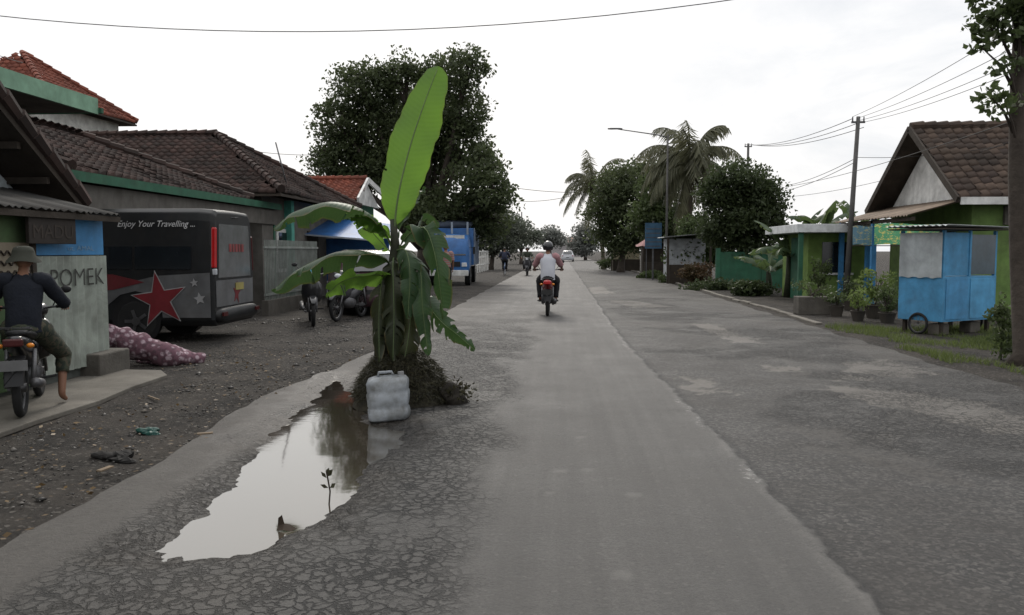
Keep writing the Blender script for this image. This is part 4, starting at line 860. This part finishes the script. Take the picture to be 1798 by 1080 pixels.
corr(-1.35,.18,-2.4,2.6,2.32,2.74,rustm,rh,'porch_roof')
for y in(0,2.4): MB().b2(-1.25,-1.13,y-.06,y+.06,-.05,2.33).build('porch_post',bluep,rh)
MB().b2(-1.25,-1.15,-2.35,2.5,2.2,2.29).build('porch_beam',wood_d,rh)
MB().b2(.17,.199,-1.4,-.5,0.02,2.0).build('door',wood_d,rh)
w=MB().b2(.17,.199,.3,1.5,.9,1.9).build('window_frame',whitep,rh); MB().b2(.155,.169,.36,1.44,.96,1.84).build('pane',glass,w)
w=MB().b2(1.5,2.4,-2.24,-2.205,.9,1.9).build('window_frame',whitep,rh); MB().b2(1.56,2.34,-2.26,-2.245,.96,1.84).build('pane',glass,w)
MB().b2(.9,2.0,-2.3,-2.21,2.1,2.54).build('stone_cladding',conc_d,rh)
# printed banner strung in front of porch
bann,t=newmat('printed_banner'); co=t.n('ShaderNodeTexCoord').outputs['Object']; mp=t.n('ShaderNodeMapping',{0:co,3:(3.2,1,9)}).outputs[0]
cc=t.mix(t.rng(t.noise(mp,2.2,3,.8),.53,.56),(.1,.34,.18),(.6,.56,.18)); b=t.n('ShaderNodeBsdfPrincipled',{'Base Color':cc,'Roughness':.6}); q_=t.n('ShaderNodeBsdfTranslucent',{0:cc}); x=t.n('ShaderNodeMixShader',{0:.35,1:b.outputs[0],2:q_.outputs[0]}); t.n('ShaderNodeOutputMaterial',{0:x.outputs[0]})
def banner(label,a,b2_,y0,y1,Yb,mt_):
    p=P(a,y1,Yb); q=P(b2_,y0,Yb); r=thing('shop_banner',label,'banner',(p.x,Yb,p.z)); W_=q.x-p.x; H_=q.z-p.z; n=16; vs=[]
    for i in range(n+1):
        for j in range(4): vs.append((W_*i/n,.02*math.sin(i*1.3+j*.5),H_*j/3+.015*math.sin(i*PI/n*2)))
    MB().add(vs,[(i*4+j,(i+1)*4+j,(i+1)*4+j+1,i*4+j+1) for i in range(n) for j in range(3)]).build('cloth',mt_,r,True)
    m_=MB(); m_.tube([(0,0,-.02),(W_,0,-.02)],.012,6); m_.build('batten',wood_d,r)
banner('green and yellow printed banner hanging under the rusty porch roof',1535,1650,393,430,18.9,bann)
ban2,t=newmat('teal_banner'); co=t.n('ShaderNodeTexCoord').outputs['Object']; mp=t.n('ShaderNodeMapping',{0:co,3:(3.,1,8)}).outputs[0]
cc=t.mix(t.rng(t.noise(mp,2.5,3,.8),.54,.57),(.1,.2,.26),(.34,.33,.2)); b=t.n('ShaderNodeBsdfPrincipled',{'Base Color':cc,'Roughness':.6}); t.n('ShaderNodeOutputMaterial',{0:b.outputs[0]})
banner('bluish printed banner between the utility pole and the green banner',1497,1532,397,430,19.2,ban2)
# green concrete canopy shop
ks=thing('green_shop','small green shop with white flat concrete canopy, left of the gable house','shop',(7.0,24,0))
MB().b2(-.25,2.0,-.6,3,2.02,2.26).build('canopy',M('canopy_white',(.6,.62,.62),.8,dirt=.3),ks,bevel=.01)
MB().b2(.35,2.0,.3,3,-.05,2.015).build('wall',M('lime_wall',(.17,.26,.07),.8,dirt=.35),ks)
MB().b2(-.15,-.03,-.5,-.38,-.05,2.015).build('post',greend,ks); MB().b2(1.75,1.9,-.5,-.35,-.05,2.015).build('post',bluep,ks)
MB().b2(.75,1.6,.26,.298,.85,1.75).build('window',glass,ks); MB().b2(.7,1.65,.2,.298,.78,.84).build('sill',whitep,ks)
MB().b2(.345,.3,1.0,1.9,0,1.9).build('door',greend,ks)
# food cart
fp=P(1658,440,14.35)
fc=thing('food_cart','blue wooden food cart with grey curtain and zinc roof on the right verge','food cart',(fp.x,14.35,0),R(31),sc=1.02)
cartb=M('cart_blue',(.07,.26,.46),.55,dirt=.35)
MB().b2(0,1.5,0,.85,.24,1.02).build('cabinet',cartb,fc,bevel=.008)
mb=MB()
for x in (.03,1.47):
    for y in (.03,.82): mb.b2(x-.025,x+.025,y-.025,y+.025,1.02,1.82)
mb.build('corner_post',cartb,fc)
MB().b2(.06,.7,.012,.03,1.04,1.78).build('side_panel',cartb,fc); w=MB().b2(.75,1.44,.0,.03,1.05,1.75).build('glass_panel',M('dusty_glass',(.07,.1,.12),.2,spec=.6,dirt=.3),fc)
MB().b2(.7,.75,-.004,.035,1.02,1.82).build('mullion',cartb,fc)
MB().b2(.8,1.4,.3,.32,1.05,1.6).build('inner_shelf',whitep,fc)
def curtain(name,p0,p1,z0,z1,mat,parent,amp=.02,w=.09):
    p0=V(p0);p1=V(p1); L=(p1-p0).length; n=int(L/w*6); d=(p1-p0).normalized(); nn=V((d.y,-d.x,0)); vs=[]
    for i in range(n+1):
        q=p0+d*(L*i/n); a=amp*math.sin(i*PI/3+math.sin(i*.7))
        vs+=[tuple(q+nn*a+V((0,0,z0+.01*math.sin(i*.9)))),tuple(q+nn*a*.6+V((0,0,z1)))]
    return MB().add(vs,[(2*i,2*i+2,2*i+3,2*i+1) for i in range(n)]).build(name,mat,parent,True)
curtain('curtain',(-.03,.83,0),(-.03,.02,0),1.0,1.78,M('grey_curtain',(.36,.39,.4),.8,dirt=.3),fc,.012,.2)
o=MB().b2(-.14,1.64,-.12,1.0,1.83,1.855).build('roof_frame',wood_d,fc)
corr(-.16,1.66,-.16,1.03,1.9,1.88,zinc,fc,'roof_sheet',amp=.014,wave=.11)
MB().b2(.75,1.44,-.012,-.002,.28,.98).build('cabinet_door',M('blue_light',(.08,.29,.5),.5,dirt=.3),fc,bevel=.004); MB().b2(.08,.68,-.012,-.002,.28,.98).build('cabinet_door',M('blue_light2',(.065,.25,.46),.5,dirt=.4),fc,bevel=.004)
for x_ in (-.03,1.53):
    w=MB().torus((0,0,0),.155,.012,28,6)
    for k in range(10): a=2*PI*k/10; w.bar((0,0,0),(0,.155*math.cos(a),.155*math.sin(a)),.006,.006)
    wo=w.build('wheel',steel,fc,True); wo.location=(x_,.42,.19)
    MB().torus((0,0,0),.17,.024,28,8).build('tyre',rubber,wo,True)
for x in(.1,1.4):
    for y in (.08,.77): MB().b2(x-.03,x+.03,y-.03,y+.03,.0,.24).build('leg',wood_d,fc)
for x0 in (.15,1.05): tag(MB().box((fp.x+x0*.857-.05,14.35+x0*.515+.2,.1),(.3,.22,.2),rz=R(31)).build('stone_block',conc_d,bevel=.02),'stone block wedged under the '+('left' if x0<1 else 'right')+' end of the food cart','block')
def pot(label,px,Yd,h,rad,mat,lm,n=260,ls=.09,box=False,ht=.5):
    p=P(px,440,Yd); r=thing('potted_plant',label,'plant',(p.x,Yd,0))
    if box: MB().b2(-rad,rad,-rad*.6,rad*.6,0,h).build('planter',mat,r,bevel=.015)
    else:
        prf=[(rad*.7,0),(rad,h*.9),(rad*1.08,h*.92),(rad*1.08,h),(rad*.9,h),(rad*.88,h*.85),(0,h*.85)]; n_=18
        MB().add([(a*math.cos(2*PI*k/n_),a*math.sin(2*PI*k/n_),b_) for a,b_ in prf for k in range(n_)],[(j*n_+k,j*n_+(k+1)%n_,(j+1)*n_+(k+1)%n_,(j+1)*n_+k) for j in range(len(prf)-1) for k in range(n_)]).build('pot',mat,r)
    st=MB()
    for k in range(7): a=random.uniform(0,6.3); st.tube([(0,0,h*.8),(.3*rad*math.cos(a),.3*rad*math.sin(a),h+ht*.4),(rad*math.cos(a),rad*math.sin(a),h+ht*random.uniform(.6,1))],[.012,.009,.004],5)
    st.build('stem',bark,r)
    pts,rn=crown_pts([(0,0,h+ht*.6,rad*1.4,rad*1.4,ht*.5)],n,.09,per=14); leafcards('foliage',pts,ls,lm,r,rn=rn,aspect=.4); return r
terra=M('dark_clay',(.055,.048,.04),.8,dirt=.4)
pot('mossy square concrete planter with small shrub at the end of the row of pots',1428,19.2,.42,.37,conc_d,lf_mid,300,.08,True,.35)
pot('low round pot with broad plant right of the square planter',1472,18.6,.25,.16,terra,lf_mid,300,.09,ht=.3)
pot('pot with tall yellow green shrub left of the food cart',1540,18.2,.3,.24,terra,lf_fresh,700,.1,ht=.75)
pot('small pot with pale leaves in front of the tall potted shrub',1510,17.4,.22,.15,terra,lf_fresh,350,.08,ht=.45)
pot('dark leafy pot against the blue cart side',1562,16.9,.22,.17,terra,lf_mid,450,.09,ht=.5)
pot('tall thin potted plant beside the blue porch post',1440,23,.3,.2,terra,lf_mid,500,.11,ht=.9)
pot('small pot under the utility pole',1495,20.5,.25,.18,terra,lf_dark,400,.09,ht=.5)
def banana_clump(label,px,Yd,n,h,wid=.25,L=1.7,far=ban_far):
    p=P(px,440,Yd); r=thing('banana_clump',label,'banana plant',(p.x,Yd,0))
    MB().tube([(0,0,-.05),(.03,0,h*.5),(0,0,h)],[.14,.11,.06],10).build('pseudostem',stalkm,r,True)
    for k in range(n):
        a=2*PI*k/n+random.uniform(-.3,.3); e=R(random.uniform(25,75)); d=V((math.cos(a)*math.cos(e),math.sin(a)*math.cos(e),math.sin(e))); pts=[V((0,0,h*.9))]; q=pts[0].copy()
        for i in range(5): q=q+d*(L/5); d.z-=.28; d.normalize(); pts.append(q.copy())
        blade(r,pts,wid,V((-math.sin(a),math.cos(a),.1)),.45,far,.2,36)
    return r
banana_clump('banana plant growing left of the green shop canopy',1385,26,9,1.4)
banana_clump('lower banana plant in front of the green fence',1350,28,8,.8,.22,1.4)
banana_clump('banana plant rising behind the white canopy',1440,31,8,2.3)
banana_clump('banana plant behind the porch roof left of the brown gable',1505,33,8,2.4)
banana_clump('far banana plant between shop and mango tree',1405,36,8,2.2)
# right foreground tree
ft=thing('street_tree','slender dark tree trunk at the right edge with hanging sprigs of leaves','tree',(P(1800,440,10.8).x,10.8,0))
bx0=ft.location; tp=[P(1799,620,10.8),P(1791,450,10.8),P(1787,300,10.8),P(1789,150,10.8),P(1795,20,10.8),P(1799,-120,10.8)]
mb=MB(); mb.tube([V((0,0,-.05))]+[p-bx0 for p in tp],[.19,.135,.12,.11,.1,.09,.07],12)
sprigs=[(1730,40,30,.35),(1725,85,20,.25),(1760,20,40,.35),(1795,15,40,.4),(1735,165,22,.18),(1765,185,24,.2),(1765,110,22,.2),(1800,-40,60,.5),(1745,-30,50,.4),(1790,60,30,.3)]
for (a,b_,r_,_) in sprigs: mb.tube([P(1790,b_+90,10.8)-bx0,P((a+1790)/2,b_+30,10.7)-bx0,P(a,b_,10.6)-bx0],[.03,.016,.006],6)
mb.build('trunk',bark,ft,True)
pts=[];rn=[]
for (a,b_,r_,_) in sprigs:
    q,w_=crown_pts([(*(P(a,b_,10.6)-bx0),r_*10.6/F,r_*10.6/F,r_*.8*10.6/F)],max(40,int(r_*r_*.14)),.1,per=12); pts.append(q);rn.append(w_)
leafcards('crown',np.concatenate(pts),.11,lf_mid,ft,rn=np.concatenate(rn),aspect=.55)
tree('shrub','ragged green shrub around the foot of the right edge tree','shrub',gb(1765,11.3),pxblobs([(1755,575,22,40),(1785,600,30,30),(1750,540,14,24)],11.2),900,.07,lf_mid,.015,.08,per=14)
tag(MB().b2(8.65,8.8,15.3,15.4,0,1.95).build('white_post',whitep),'white painted post behind the edge tree, right of the food cart','post')
N=24000; gx_=rng.uniform(5.1,8.2,N); gy_=rng.uniform(8.,16,N)
dens=np.array([noise.fractal(V((a*.9,b_*.6,4)),1,2,4) for a,b_ in zip(gx_,gy_)]); k=(dens+.15*(gx_-5.6)>-.06)&(gx_>5.15+.1*dens); gx_=gx_[k];gy_=gy_[k];N=len(gx_)
hh=rng.uniform(.03,.1,N)*(1+np.clip(dens[k],0,1)); a=rng.uniform(0,6.28,N); s=np.stack([np.cos(a),np.sin(a),0*a],1)*.006; ln=rng.normal(size=(N,3))*.035; ln[:,2]=0
b0_=np.stack([gx_,gy_,np.full(N,-.005)],1); tipp=b0_+ln; tipp[:,2]=hh
vs=np.stack([b0_-s,b0_+s,tipp],1).reshape(-1,3)
tag(quadmesh('grass',vs,np.arange(3*N).reshape(N,3),lf_grass,None,rng.random(N)),'short patchy grass on the right verge','grass',kind='stuff')
# right distant things
gw=thing('green_fence','green painted low wall behind the mango tree','wall',(6.3,32.5,0)); MB().b2(0,5.5,0,.12,-.1,1.45).build('wall_panel',greend,gw)
for x in (0,1.8,3.6,5.4): MB().b2(x-.08,x+.08,-.04,.16,-.1,1.6).build('pillar',greend,gw)
def stall(label,px,Yd,w,h,wallm,roofm,d=2.,name='market_stall'):
    p=P(px,440,Yd); r=thing(name,label,'stall',(p.x,Yd,0))
    MB().b2(-w/2+.1,w/2-.1,.3,d,-.05,h-.1).build('wall',wallm,r); corr(-w/2-.2,w/2+.2,-.5,d+.1,h-.05,h+.15,roofm,r)
    for s in(-1,1): MB().b2(s*w/2-.05,s*w/2+.05,-.4,-.3,-.05,h-.06).build('post',wood_d,r)
    MB().b2(-w/2+.1,w/2-.1,-.1,.29,-.05,.85).build('counter',wood_d,r); return r
stall('white walled roadside stall behind the tall palm trunk',1208,37,1.9,2.15,M('dull_white',(.4,.42,.44),.8,dirt=.5),zinc)
stall('small cream stall far along the right side',1100,60,2.2,1.9,cream,zinc)
stall('dark brown stall beside the blue sign',1160,45,2.,1.9,wood_d,rustm)
sg=thing('sign_board','blue lattice notice board on a post on the right roadside','sign',(P(1147,440,41).x,41,0)); MB().b2(-.42,.42,0,.05,1.6,2.9).build('panel',M('sign_blue',(.05,.12,.2),.6),sg); MB().b2(-.04,.04,.05,.12,-.05,3.0).build('post',steel,sg)
for i in range(5): MB().b2(-.38,.38,-.012,-.002,1.7+.22*i,1.74+.22*i).build('panel_stripe',steel,sg)
um=thing('parasol','small faded red and white parasol by the right roadside stalls','parasol',(P(1135,440,43).x,43,0)); MB().tube([(0,0,0),(0,0,2.0)],.025,8).build('pole',steel,um)
vs=[(0,0,2.15)]+[(.6*math.cos(2*PI*k/12),.6*math.sin(2*PI*k/12),1.75-.05*(k%2)) for k in range(12)]; MB().add(vs,[(0,1+k,1+(k+1)%12) for k in range(12)]).build('canopy',M('faded_red',(.35,.2,.19),.8),um)
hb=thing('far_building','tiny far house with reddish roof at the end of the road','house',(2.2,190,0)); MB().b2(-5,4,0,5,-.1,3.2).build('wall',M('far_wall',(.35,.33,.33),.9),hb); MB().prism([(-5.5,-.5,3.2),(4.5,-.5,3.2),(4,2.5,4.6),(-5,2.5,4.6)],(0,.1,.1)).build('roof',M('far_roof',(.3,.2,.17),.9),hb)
# ---------------------------------------------------------------- left buildings
kx=thing('roadside_kiosk','low blue and green kiosk with painted corrugated wall at the left edge','kiosk',(-5.5,7.75,0))
MB().b2(-2.0,-.06,-2.8,1.56,0,1.9).build('body_wall',M('kiosk_wall',(.1,.11,.1),.85,dirt=.5),kx)
MB().b2(-.055,.0,-2.8,.2,.1,1.9).build('green_wall',M('kiosk_green',(.075,.125,.055),.85,dirt=.6),kx)
MB().b2(-.05,.004,.27,1.55,1.45,1.88).build('blue_board',bluep,kx)
n=44; vs=[]
for i in range(n+1):
    y=.25+1.32*i/n; x=.012+.012*math.cos(i*PI/2); vs+=[(x,y,.16),(x,y,1.44)]
MB().add(vs,[(2*i,2*i+2,2*i+3,2*i+1) for i in range(n)]).build('corrugated_sheet',corrm,kx)
MB().b2(.0,.05,.19,.25,.1,1.9).build('post',wood_d,kx)
pn=MB().b2(.002,.03,-.35,.17,1.12,1.58).build('carved_panel',M('beige_panel',(.2,.17,.125),.8,dirt=.4),kx)
mb=MB()
for i in range(5):
    for j in range(4): mb.bar((.034,-.32+.1*i,1.15+.1*j),(.034,-.27+.1*i,1.2+.1*j),.008,.03,(1,0,0)); mb.bar((.034,-.27+.1*i,1.2+.1*j),(.034,-.22+.1*i,1.15+.1*j),.008,.03,(1,0,0))
mb.build('carving',wood_d,pn)
textpart('POMEK',.29,(.03,.5,1.1),(0,1,0),(0,0,1),M('black_spray',(.045,.045,.04),.8),kx,width=1.0,off=-.003)
textpart('ut. AMAL',.08,(.01,.85,1.5),(0,1,0),(0,0,1),M('faded_ink',(.16,.27,.38),.7),kx,width=.5)
corr(.2,-1.6,-3,1.62,1.93,2.35,M('dark_sheet',(.035,.034,.032),.85,dirt=.5),kx,'roof_sheet',amp=.012,wave=.12)
MB().b2(.15,.19,-3,1.62,1.84,1.905).build('eave_board',wood_d,kx)
tag(MB().b2(-5.9,-5.32,8.85,9.5,.0,.3).build('concrete_step',conc_d,bevel=.02),'grey concrete step below the corrugated kiosk wall','step')
hs=thing('hanging_sign','dark brown hanging board lettered in faint brown under the kiosk eave','sign',(-5.36,8.02,1.7))
MB().b2(-.02,.02,-.28,.5,-.13,.15).build('board',M('brown_board',(.022,.017,.014),.7),hs,bevel=.005); textpart('MADU',.2,(.024,-.22,-.07),(0,1,0),(0,0,1),M('sign_ink',(.036,.028,.022),.7),hs,width=.66)
for y in(-.22,.42): MB().tube([(0,y,.14),(0,y,.22)],.004,5).build('hanger',steel,hs)
ga=thing('old_gable_house','old dark gabled house with pale gable rising behind the kiosk','house',(-6.15,7,0))
MB().b2(-4,-.5,-3.0,2.5,-.05,2.1).build('wall',greyw,ga); MB().prism([(-.5,-2.8,2.1),(-.5,2.6,2.1),(-.5,0,3.9)],(-.1,0,0)).build('gable_wall',M('pale_blue_gable',(.45,.5,.52),.8,dirt=.35),ga)
tiled_roof(ga,[[(.05,2.95,2.05),(-4.5,2.95,2.05),(-4.5,0,4.15),(.05,0,4.15)],[(.05,-3.,2.05),(-4.5,-3.,2.05),(-4.5,0,4.15),(.05,0,4.15)]],tile_d,[((.05,0,4.17),(-4.5,0,4.17)),((.05,2.95,2.08),(.05,0,4.18))],under=wood_d)
mb=MB(); mb.bar((.06,2.98,1.98),(.06,0,4.1),.04,.11); mb.bar((.06,0,4.1),(.06,-3.,1.98),.04,.11)
for k in range(6): y=.3+k*.5; mb.bar((0,y,3.97-.71*y),(-.9,y,3.97-.71*y),.06,.08)
mb.build('verge_board',wood_d,ga)
gf=thing('veranda_roof','flat veranda roof with mint green fascia high at the left edge','roof',(-7.15,10.3,0))
MB().b2(-3,-.06,-2.2,1.75,3.62,3.72).build('roof_slab',greyw,gf); MB().b2(-.05,.0,-2.2,1.8,3.6,3.84).build('fascia',mint,gf); MB().b2(-1.7,.05,1.8,1.86,3.62,3.70).build('beam',greend,gf)
for y in (-2,1.2): MB().b2(-.9,-.78,y-.06,y+.06,-.05,3.62).build('post',greyw,gf)
hc_=thing('carport_house','low house with dark hipped tile roof and green gutter over the black van','house',(-7.7,12.2,0))
RZ=4.02
tiled_roof(hc_,[[(0,0,2.75),(0,7.4,2.75),(-3,5.1,RZ),(-3,.8,RZ)],[(-6,0,2.75),(0,0,2.75),(-3,.8,RZ)],[(0,7.4,2.75),(-6,7.4,2.75),(-3,5.1,RZ)],[(-6,0,2.75),(-6,7.4,2.75),(-3,5.1,RZ),(-3,.8,RZ)]],tile_d,[((-3,.8,RZ+.03),(-3,5.1,RZ+.03)),((-3,5.1,RZ+.03),(0,7.4,2.78)),((-3,.8,RZ+.03),(0,0,2.78))])
MB().b2(.03,.08,-.1,9.3,2.6,2.76).build('gutter',greend,hc_); MB().b2(-6,-3.2,.2,7.3,-.1,2.62).build('wall',greyw,hc_)
MB().b2(-.12,-.04,.1,9.2,2.2,2.58).build('front_beam',greyw,hc_)
for y in(4.4,9.1): MB().b2(-.2,-.08,y,y+.12,-.05,2.2).build('post',greend,hc_)
MB().b2(-3.19,-3.15,3,4,0,2.0).build('door',wood_d,hc_)
hB=thing('tiled_house','larger grey house with broad dark tiled hip roof behind the van','house',(-7.1,20,0))
tiled_roof(hB,[[(-9,0,3.0),(0,0,3.0),(-3.4,4,5.0),(-9,4,5.0)],[(0,0,3.0),(0,8,3.0),(-3.4,4,5.0)],[(0,8,3.0),(-9,8,3.0),(-9,4,5.0),(-3.4,4,5.0)]],tile_d,[((-9,4,5.03),(-3.4,4,5.03)),((-3.4,4,5.03),(0,0,3.03)),((-3.4,4,5.03),(0,8,3.03))])
MB().b2(-8.6,-.7,.5,7.5,-.1,2.95).build('wall',greyw,hB)
w=MB().b2(-.7,-.66,1.5,2.8,.9,2.1).build('window_frame',whitep,hB); MB().b2(-.66,-.64,1.6,2.7,1.,2.).build('pane',glass,w)
w=MB().b2(-3.4,-2.2,.46,.499,.9,2.1).build('window_frame',whitep,hB); MB().b2(-3.3,-2.3,.44,.458,1.,2.).build('pane',glass,w)
MB().b2(-.7,-.66,4.2,5.2,0,2.1).build('door',wood_d,hB)
a=P(505,330,22);b_=P(484,250,22); tag(MB().tube([a,b_],.02,6).build('antenna_mast',steel,smooth=True),'thin leaning antenna mast above the tiled hip roof','antenna')
hD=thing('two_storey_house','tall white house with red hip roof at the upper left','house',(-18.6,27,0))
tiled_roof(hD,[[(-2.6,-2.6,6.3),(2.6,-2.6,6.3),(0,0,8.3)],[(2.6,-2.6,6.3),(2.6,2.6,6.3),(0,0,8.3)],[(2.6,2.6,6.3),(-2.6,2.6,6.3),(0,0,8.3)]],tile_r,[((0,0,8.3),(2.6,-2.6,6.33)),((0,0,8.3),(2.6,2.6,6.33))]); MB().b2(-2.2,2.1,-2.2,2.2,-.1,6.2).build('wall',M('upper_white_wall',(.6,.6,.56),.8,dirt=.35),hD)
MB().b2(-2.6,2.6,-2.64,-2.61,6.12,6.28).build('fascia',greend,hD)
hE=thing('small_house','small house with orange red tiled roof and white verge behind the fence','house',(-7.4,30,0))
tiled_roof(hE,[[(-4,-1.5,3.35),(.1,-1.5,3.35),(-.2,1,4.25),(-4,1,4.25)]],tile_r,[((-4,1,4.28),(-.2,1,4.28))])
MB().b2(-4,-.4,-1.,3,-.1,3.3).build('wall',greend,hE); mb=MB(); mb.bar((.13,-1.6,3.3),(-.13,1,4.25),.08,.2); mb.bar((-.13,1,4.25),(.5,3.4,3.3),.08,.2); mb.build('verge_board',whitep,hE)
MB().prism([(-.2,-1.2,3.25),(-.2,3.2,3.25),(-.2,1,4.15)],(-.1,0,0)).build('gable_wall',whitep,hE)
tag(MB().b2(-7.85,-7.6,22.2,22.45,-.05,2.9).build('pillar',M('turquoise_paint',(.08,.3,.24),.7,dirt=.3)),'turquoise green pillar right of the tiled hip roof house','pillar')
aw=thing('tarpaulin_awning','blue tarpaulin awning with white edge behind the banana leaves','awning',(-6.4,24,0))
MB().prism([(-1.6,0,2.0),(.9,0,1.8),(.9,2.8,2.35),(-1.6,2.8,2.6)],(0,0,.02)).build('tarpaulin',blued,aw); MB().bar((-1.6,-.03,2.0),(.9,-.03,1.8),.02,.05).build('hem',M('hem_white',(.3,.33,.37),.7),aw)
for x,z_ in((-1.5,2.0),(.8,1.8)): MB().tube([(x,.05,-.05),(x,.05,z_)],.03,8).build('pole',steel,aw)
MB().b2(-1.6,.7,2.2,2.3,0,1.9).build('back_wall',blued,aw)
fe=thing('iron_fence','pale iron bar fence between the van and the parked motorcycle','fence',(-6.8,18,0))
iron=M('pale_iron',(.22,.24,.22),.6,dirt=.4)
mb=MB(); [mb.b2(-.012,.012,.1*i-.01,.1*i+.01,.35,1.75) for i in range(40)]; mb.build('bars',iron,fe)
mb=MB(); mb.b2(-.02,.02,-.05,4,.45,.5); mb.b2(-.02,.02,-.05,4,1.55,1.6); mb.build('rail',iron,fe); MB().b2(-.08,.08,-.05,4,-.05,.35).build('base_wall',conc_d,fe)
wf=thing('white_fence','low white rail fence beyond the truck on the left','fence',(-5.6,52,0))
for i in range(8): MB().b2(-.04,.04,1.5*i-.04,1.5*i+.04,0,1.5).build('post',whitep,wf)
for z_ in(.5,1.,1.4): MB().b2(.041,.07,0,10.5,z_,z_+.06).build('rail',whitep,wf)
# rolled mattress
mt,t=newmat('patterned_cloth'); co=t.n('ShaderNodeTexCoord').outputs['Object']; vv=t.n('ShaderNodeTexVoronoi',{'Vector':co,'Scale':14.}).outputs[0]
cc=t.mix(t.rng(vv,.3,.5),(.38,.29,.32),(.14,.07,.09)); cc=t.mix(t.rng(t.noise(co,22,3),.5,.6,0,.7),cc,(.07,.04,.05)); b=t.n('ShaderNodeBsdfPrincipled',{'Base Color':cc,'Roughness':.95}); t.n('ShaderNodeOutputMaterial',{0:b.outputs[0]})
a=[G(183,590,.4),G(215,598,.33),G(255,612,.22),G(300,625,.12),G(358,630,.05)]
ro=thing('rolled_mattress','rolled maroon and pink patterned mattress lying beside the step by the van','mattress',(0,0,0))
mb=MB(); pts=catm(a,34); mb.tube(pts,[.155+.012*math.sin(i*.9) if i<26 else .155-.011*(i-26) for i in range(35)],22)
mb.v=[tuple(V(v)+V((.0,0,.04))*noise.noise(V(v)*4)+V((.02,.02,.02))*noise.noise(V(v)*11)) for v in mb.v]; mb.build('roll',mt,ro,True)
MB().sph(G(300,634,.02),(.44,.24,.055),28,12,fn=wob(4,.4)).build('loose_flap',mt,ro,True)
# ---------------------------------------------------------------- poles, lamp, cables
polem=M('pole_grey',(.09,.088,.085),.8,dirt=.3)
def pole(label,px,Yd,ytop,arm=True,rad=.09,cat='utility pole',lean=0):
    b_=P(px,440,Yd); tpz=P(px,ytop,Yd).z; r=thing('utility_pole',label,cat,(b_.x,Yd,0)); MB().tube([(0,0,-.1),(lean,0,tpz)],[rad,rad*.62],12).build('shaft',polem,r,True)
    if arm:
        MB().box((lean,0,tpz-.15),(.36,.05,.05)).build('cross_arm',steel,r)
        for x in(-.15,0,.15): MB().tube([(lean+x,0,tpz-.12),(lean+x,0,tpz)],[.022,.015],8).build('insulator',steel,r)
    return V((b_.x+lean,Yd,tpz))
p1=pole('tall dark utility pole in front of the green shop',1487,22.6,205,True,.085,lean=.2)
p2=pole('shorter utility pole behind the round mango tree',1310,40,252)
p3=pole('far thin utility pole beyond the trees on the left',916,90,372,False,.1)
b_=P(1170,440,39); lp=thing('street_lamp','street lamp with long arm reaching over the road by the tall palm','street lamp',(b_.x,39,0)); zt=P(1170,236,39).z
MB().tube([(0,0,-.1),(0,0,zt)],[.075,.04],10).build('post',polem,lp,True); e=P(1080,226,39)-V((b_.x,39,0)); MB().tube([(0,0,zt-.15),(-.5,0,zt-.02),tuple(e)],[.03,.028,.025],8).build('arm',steel,lp,True)
lh=MB().loft([(0,-.35,0,.03,.02),(0,-.2,0,.09,.035),(0,.2,0,.1,.04),(0,.35,0,.05,.03)],10).build('lamp_head',steel,lp,True); lh.location=e; lh.rotation_euler=(0,0,R(90))
cabm=M('cable_black',(.03,.03,.03),.7)
def cable(label,a,b_,sag,r=.012,group=None):
    a=V(a);b_=V(b_); pts=[a.lerp(b_,i/24)-V((0,0,sag*4*(i/24)*(1-i/24))) for i in range(25)]
    return tag(MB().tube(pts,r,5).build('overhead_cable',cabm,smooth=True),label,'cable',group)
Yc=14.; q0=P(-350,-22,Yc); q1=P(1700,-75,Yc); cable('long sagging overhead cable crossing the whole top of the view',q0,q1,(P(640,55,Yc)-P(640,-47,Yc)).length,.0085)
gname='cables from the right utility pole'
for i,(y0,ex,ey) in enumerate(((0,1900,-30),(-.05,1900,20),(-.1,1900,55),(-.15,1900,75))):
    cable('thin black cable fanning from the tall pole top toward the upper right corner',p1+V((-.15+.1*i,0,y0)),P(ex,ey,11.5),.12,.006,gname)
for i in range(3): cable('thin cable running from the tall pole back to the pole behind the mango tree',p1+V((-.15+.15*i,0,-.05-.12*i)),p2+V((-.15+.15*i,0,-.05)),.25,.01,'cables between the right poles')
cable('service cable from the tall pole to the brown roof ridge',p1+V((0,0,-1.1)),P(1765,255,20),.1,.007)
cable('service cable from low left rising past the pole to the right edge',P(1380,328,30),P(1800,205,12),.12,.007)
cable('lowest service cable crossing from the mango tree toward the brown roof',P(1390,345,30),P(1770,250,19.5),.2,.007)
cable('guy cable slanting from the tall pole down to the left trees',p1+V((0,0,-1.1)),P(1385,325,34),.1,.009)
cable('second slanting cable from the tall pole into the left trees',p1+V((0,0,-1.2)),P(1378,335,34),.1,.009)
cable('far cable crossing the road beyond the big tree',P(860,322,55),P(1010,338,55),.15,.018)
cable('lower far cable crossing the road beyond the big tree',P(880,350,60),P(1010,342,60),.3,.018)
cable('short cable behind the antenna mast over the red tiled roof',P(400,258,30),P(560,272,32),.1,.01)
cable('cable entering at the upper left corner above the red roof',P(-40,80,20),P(40,110,24),.05,.01)
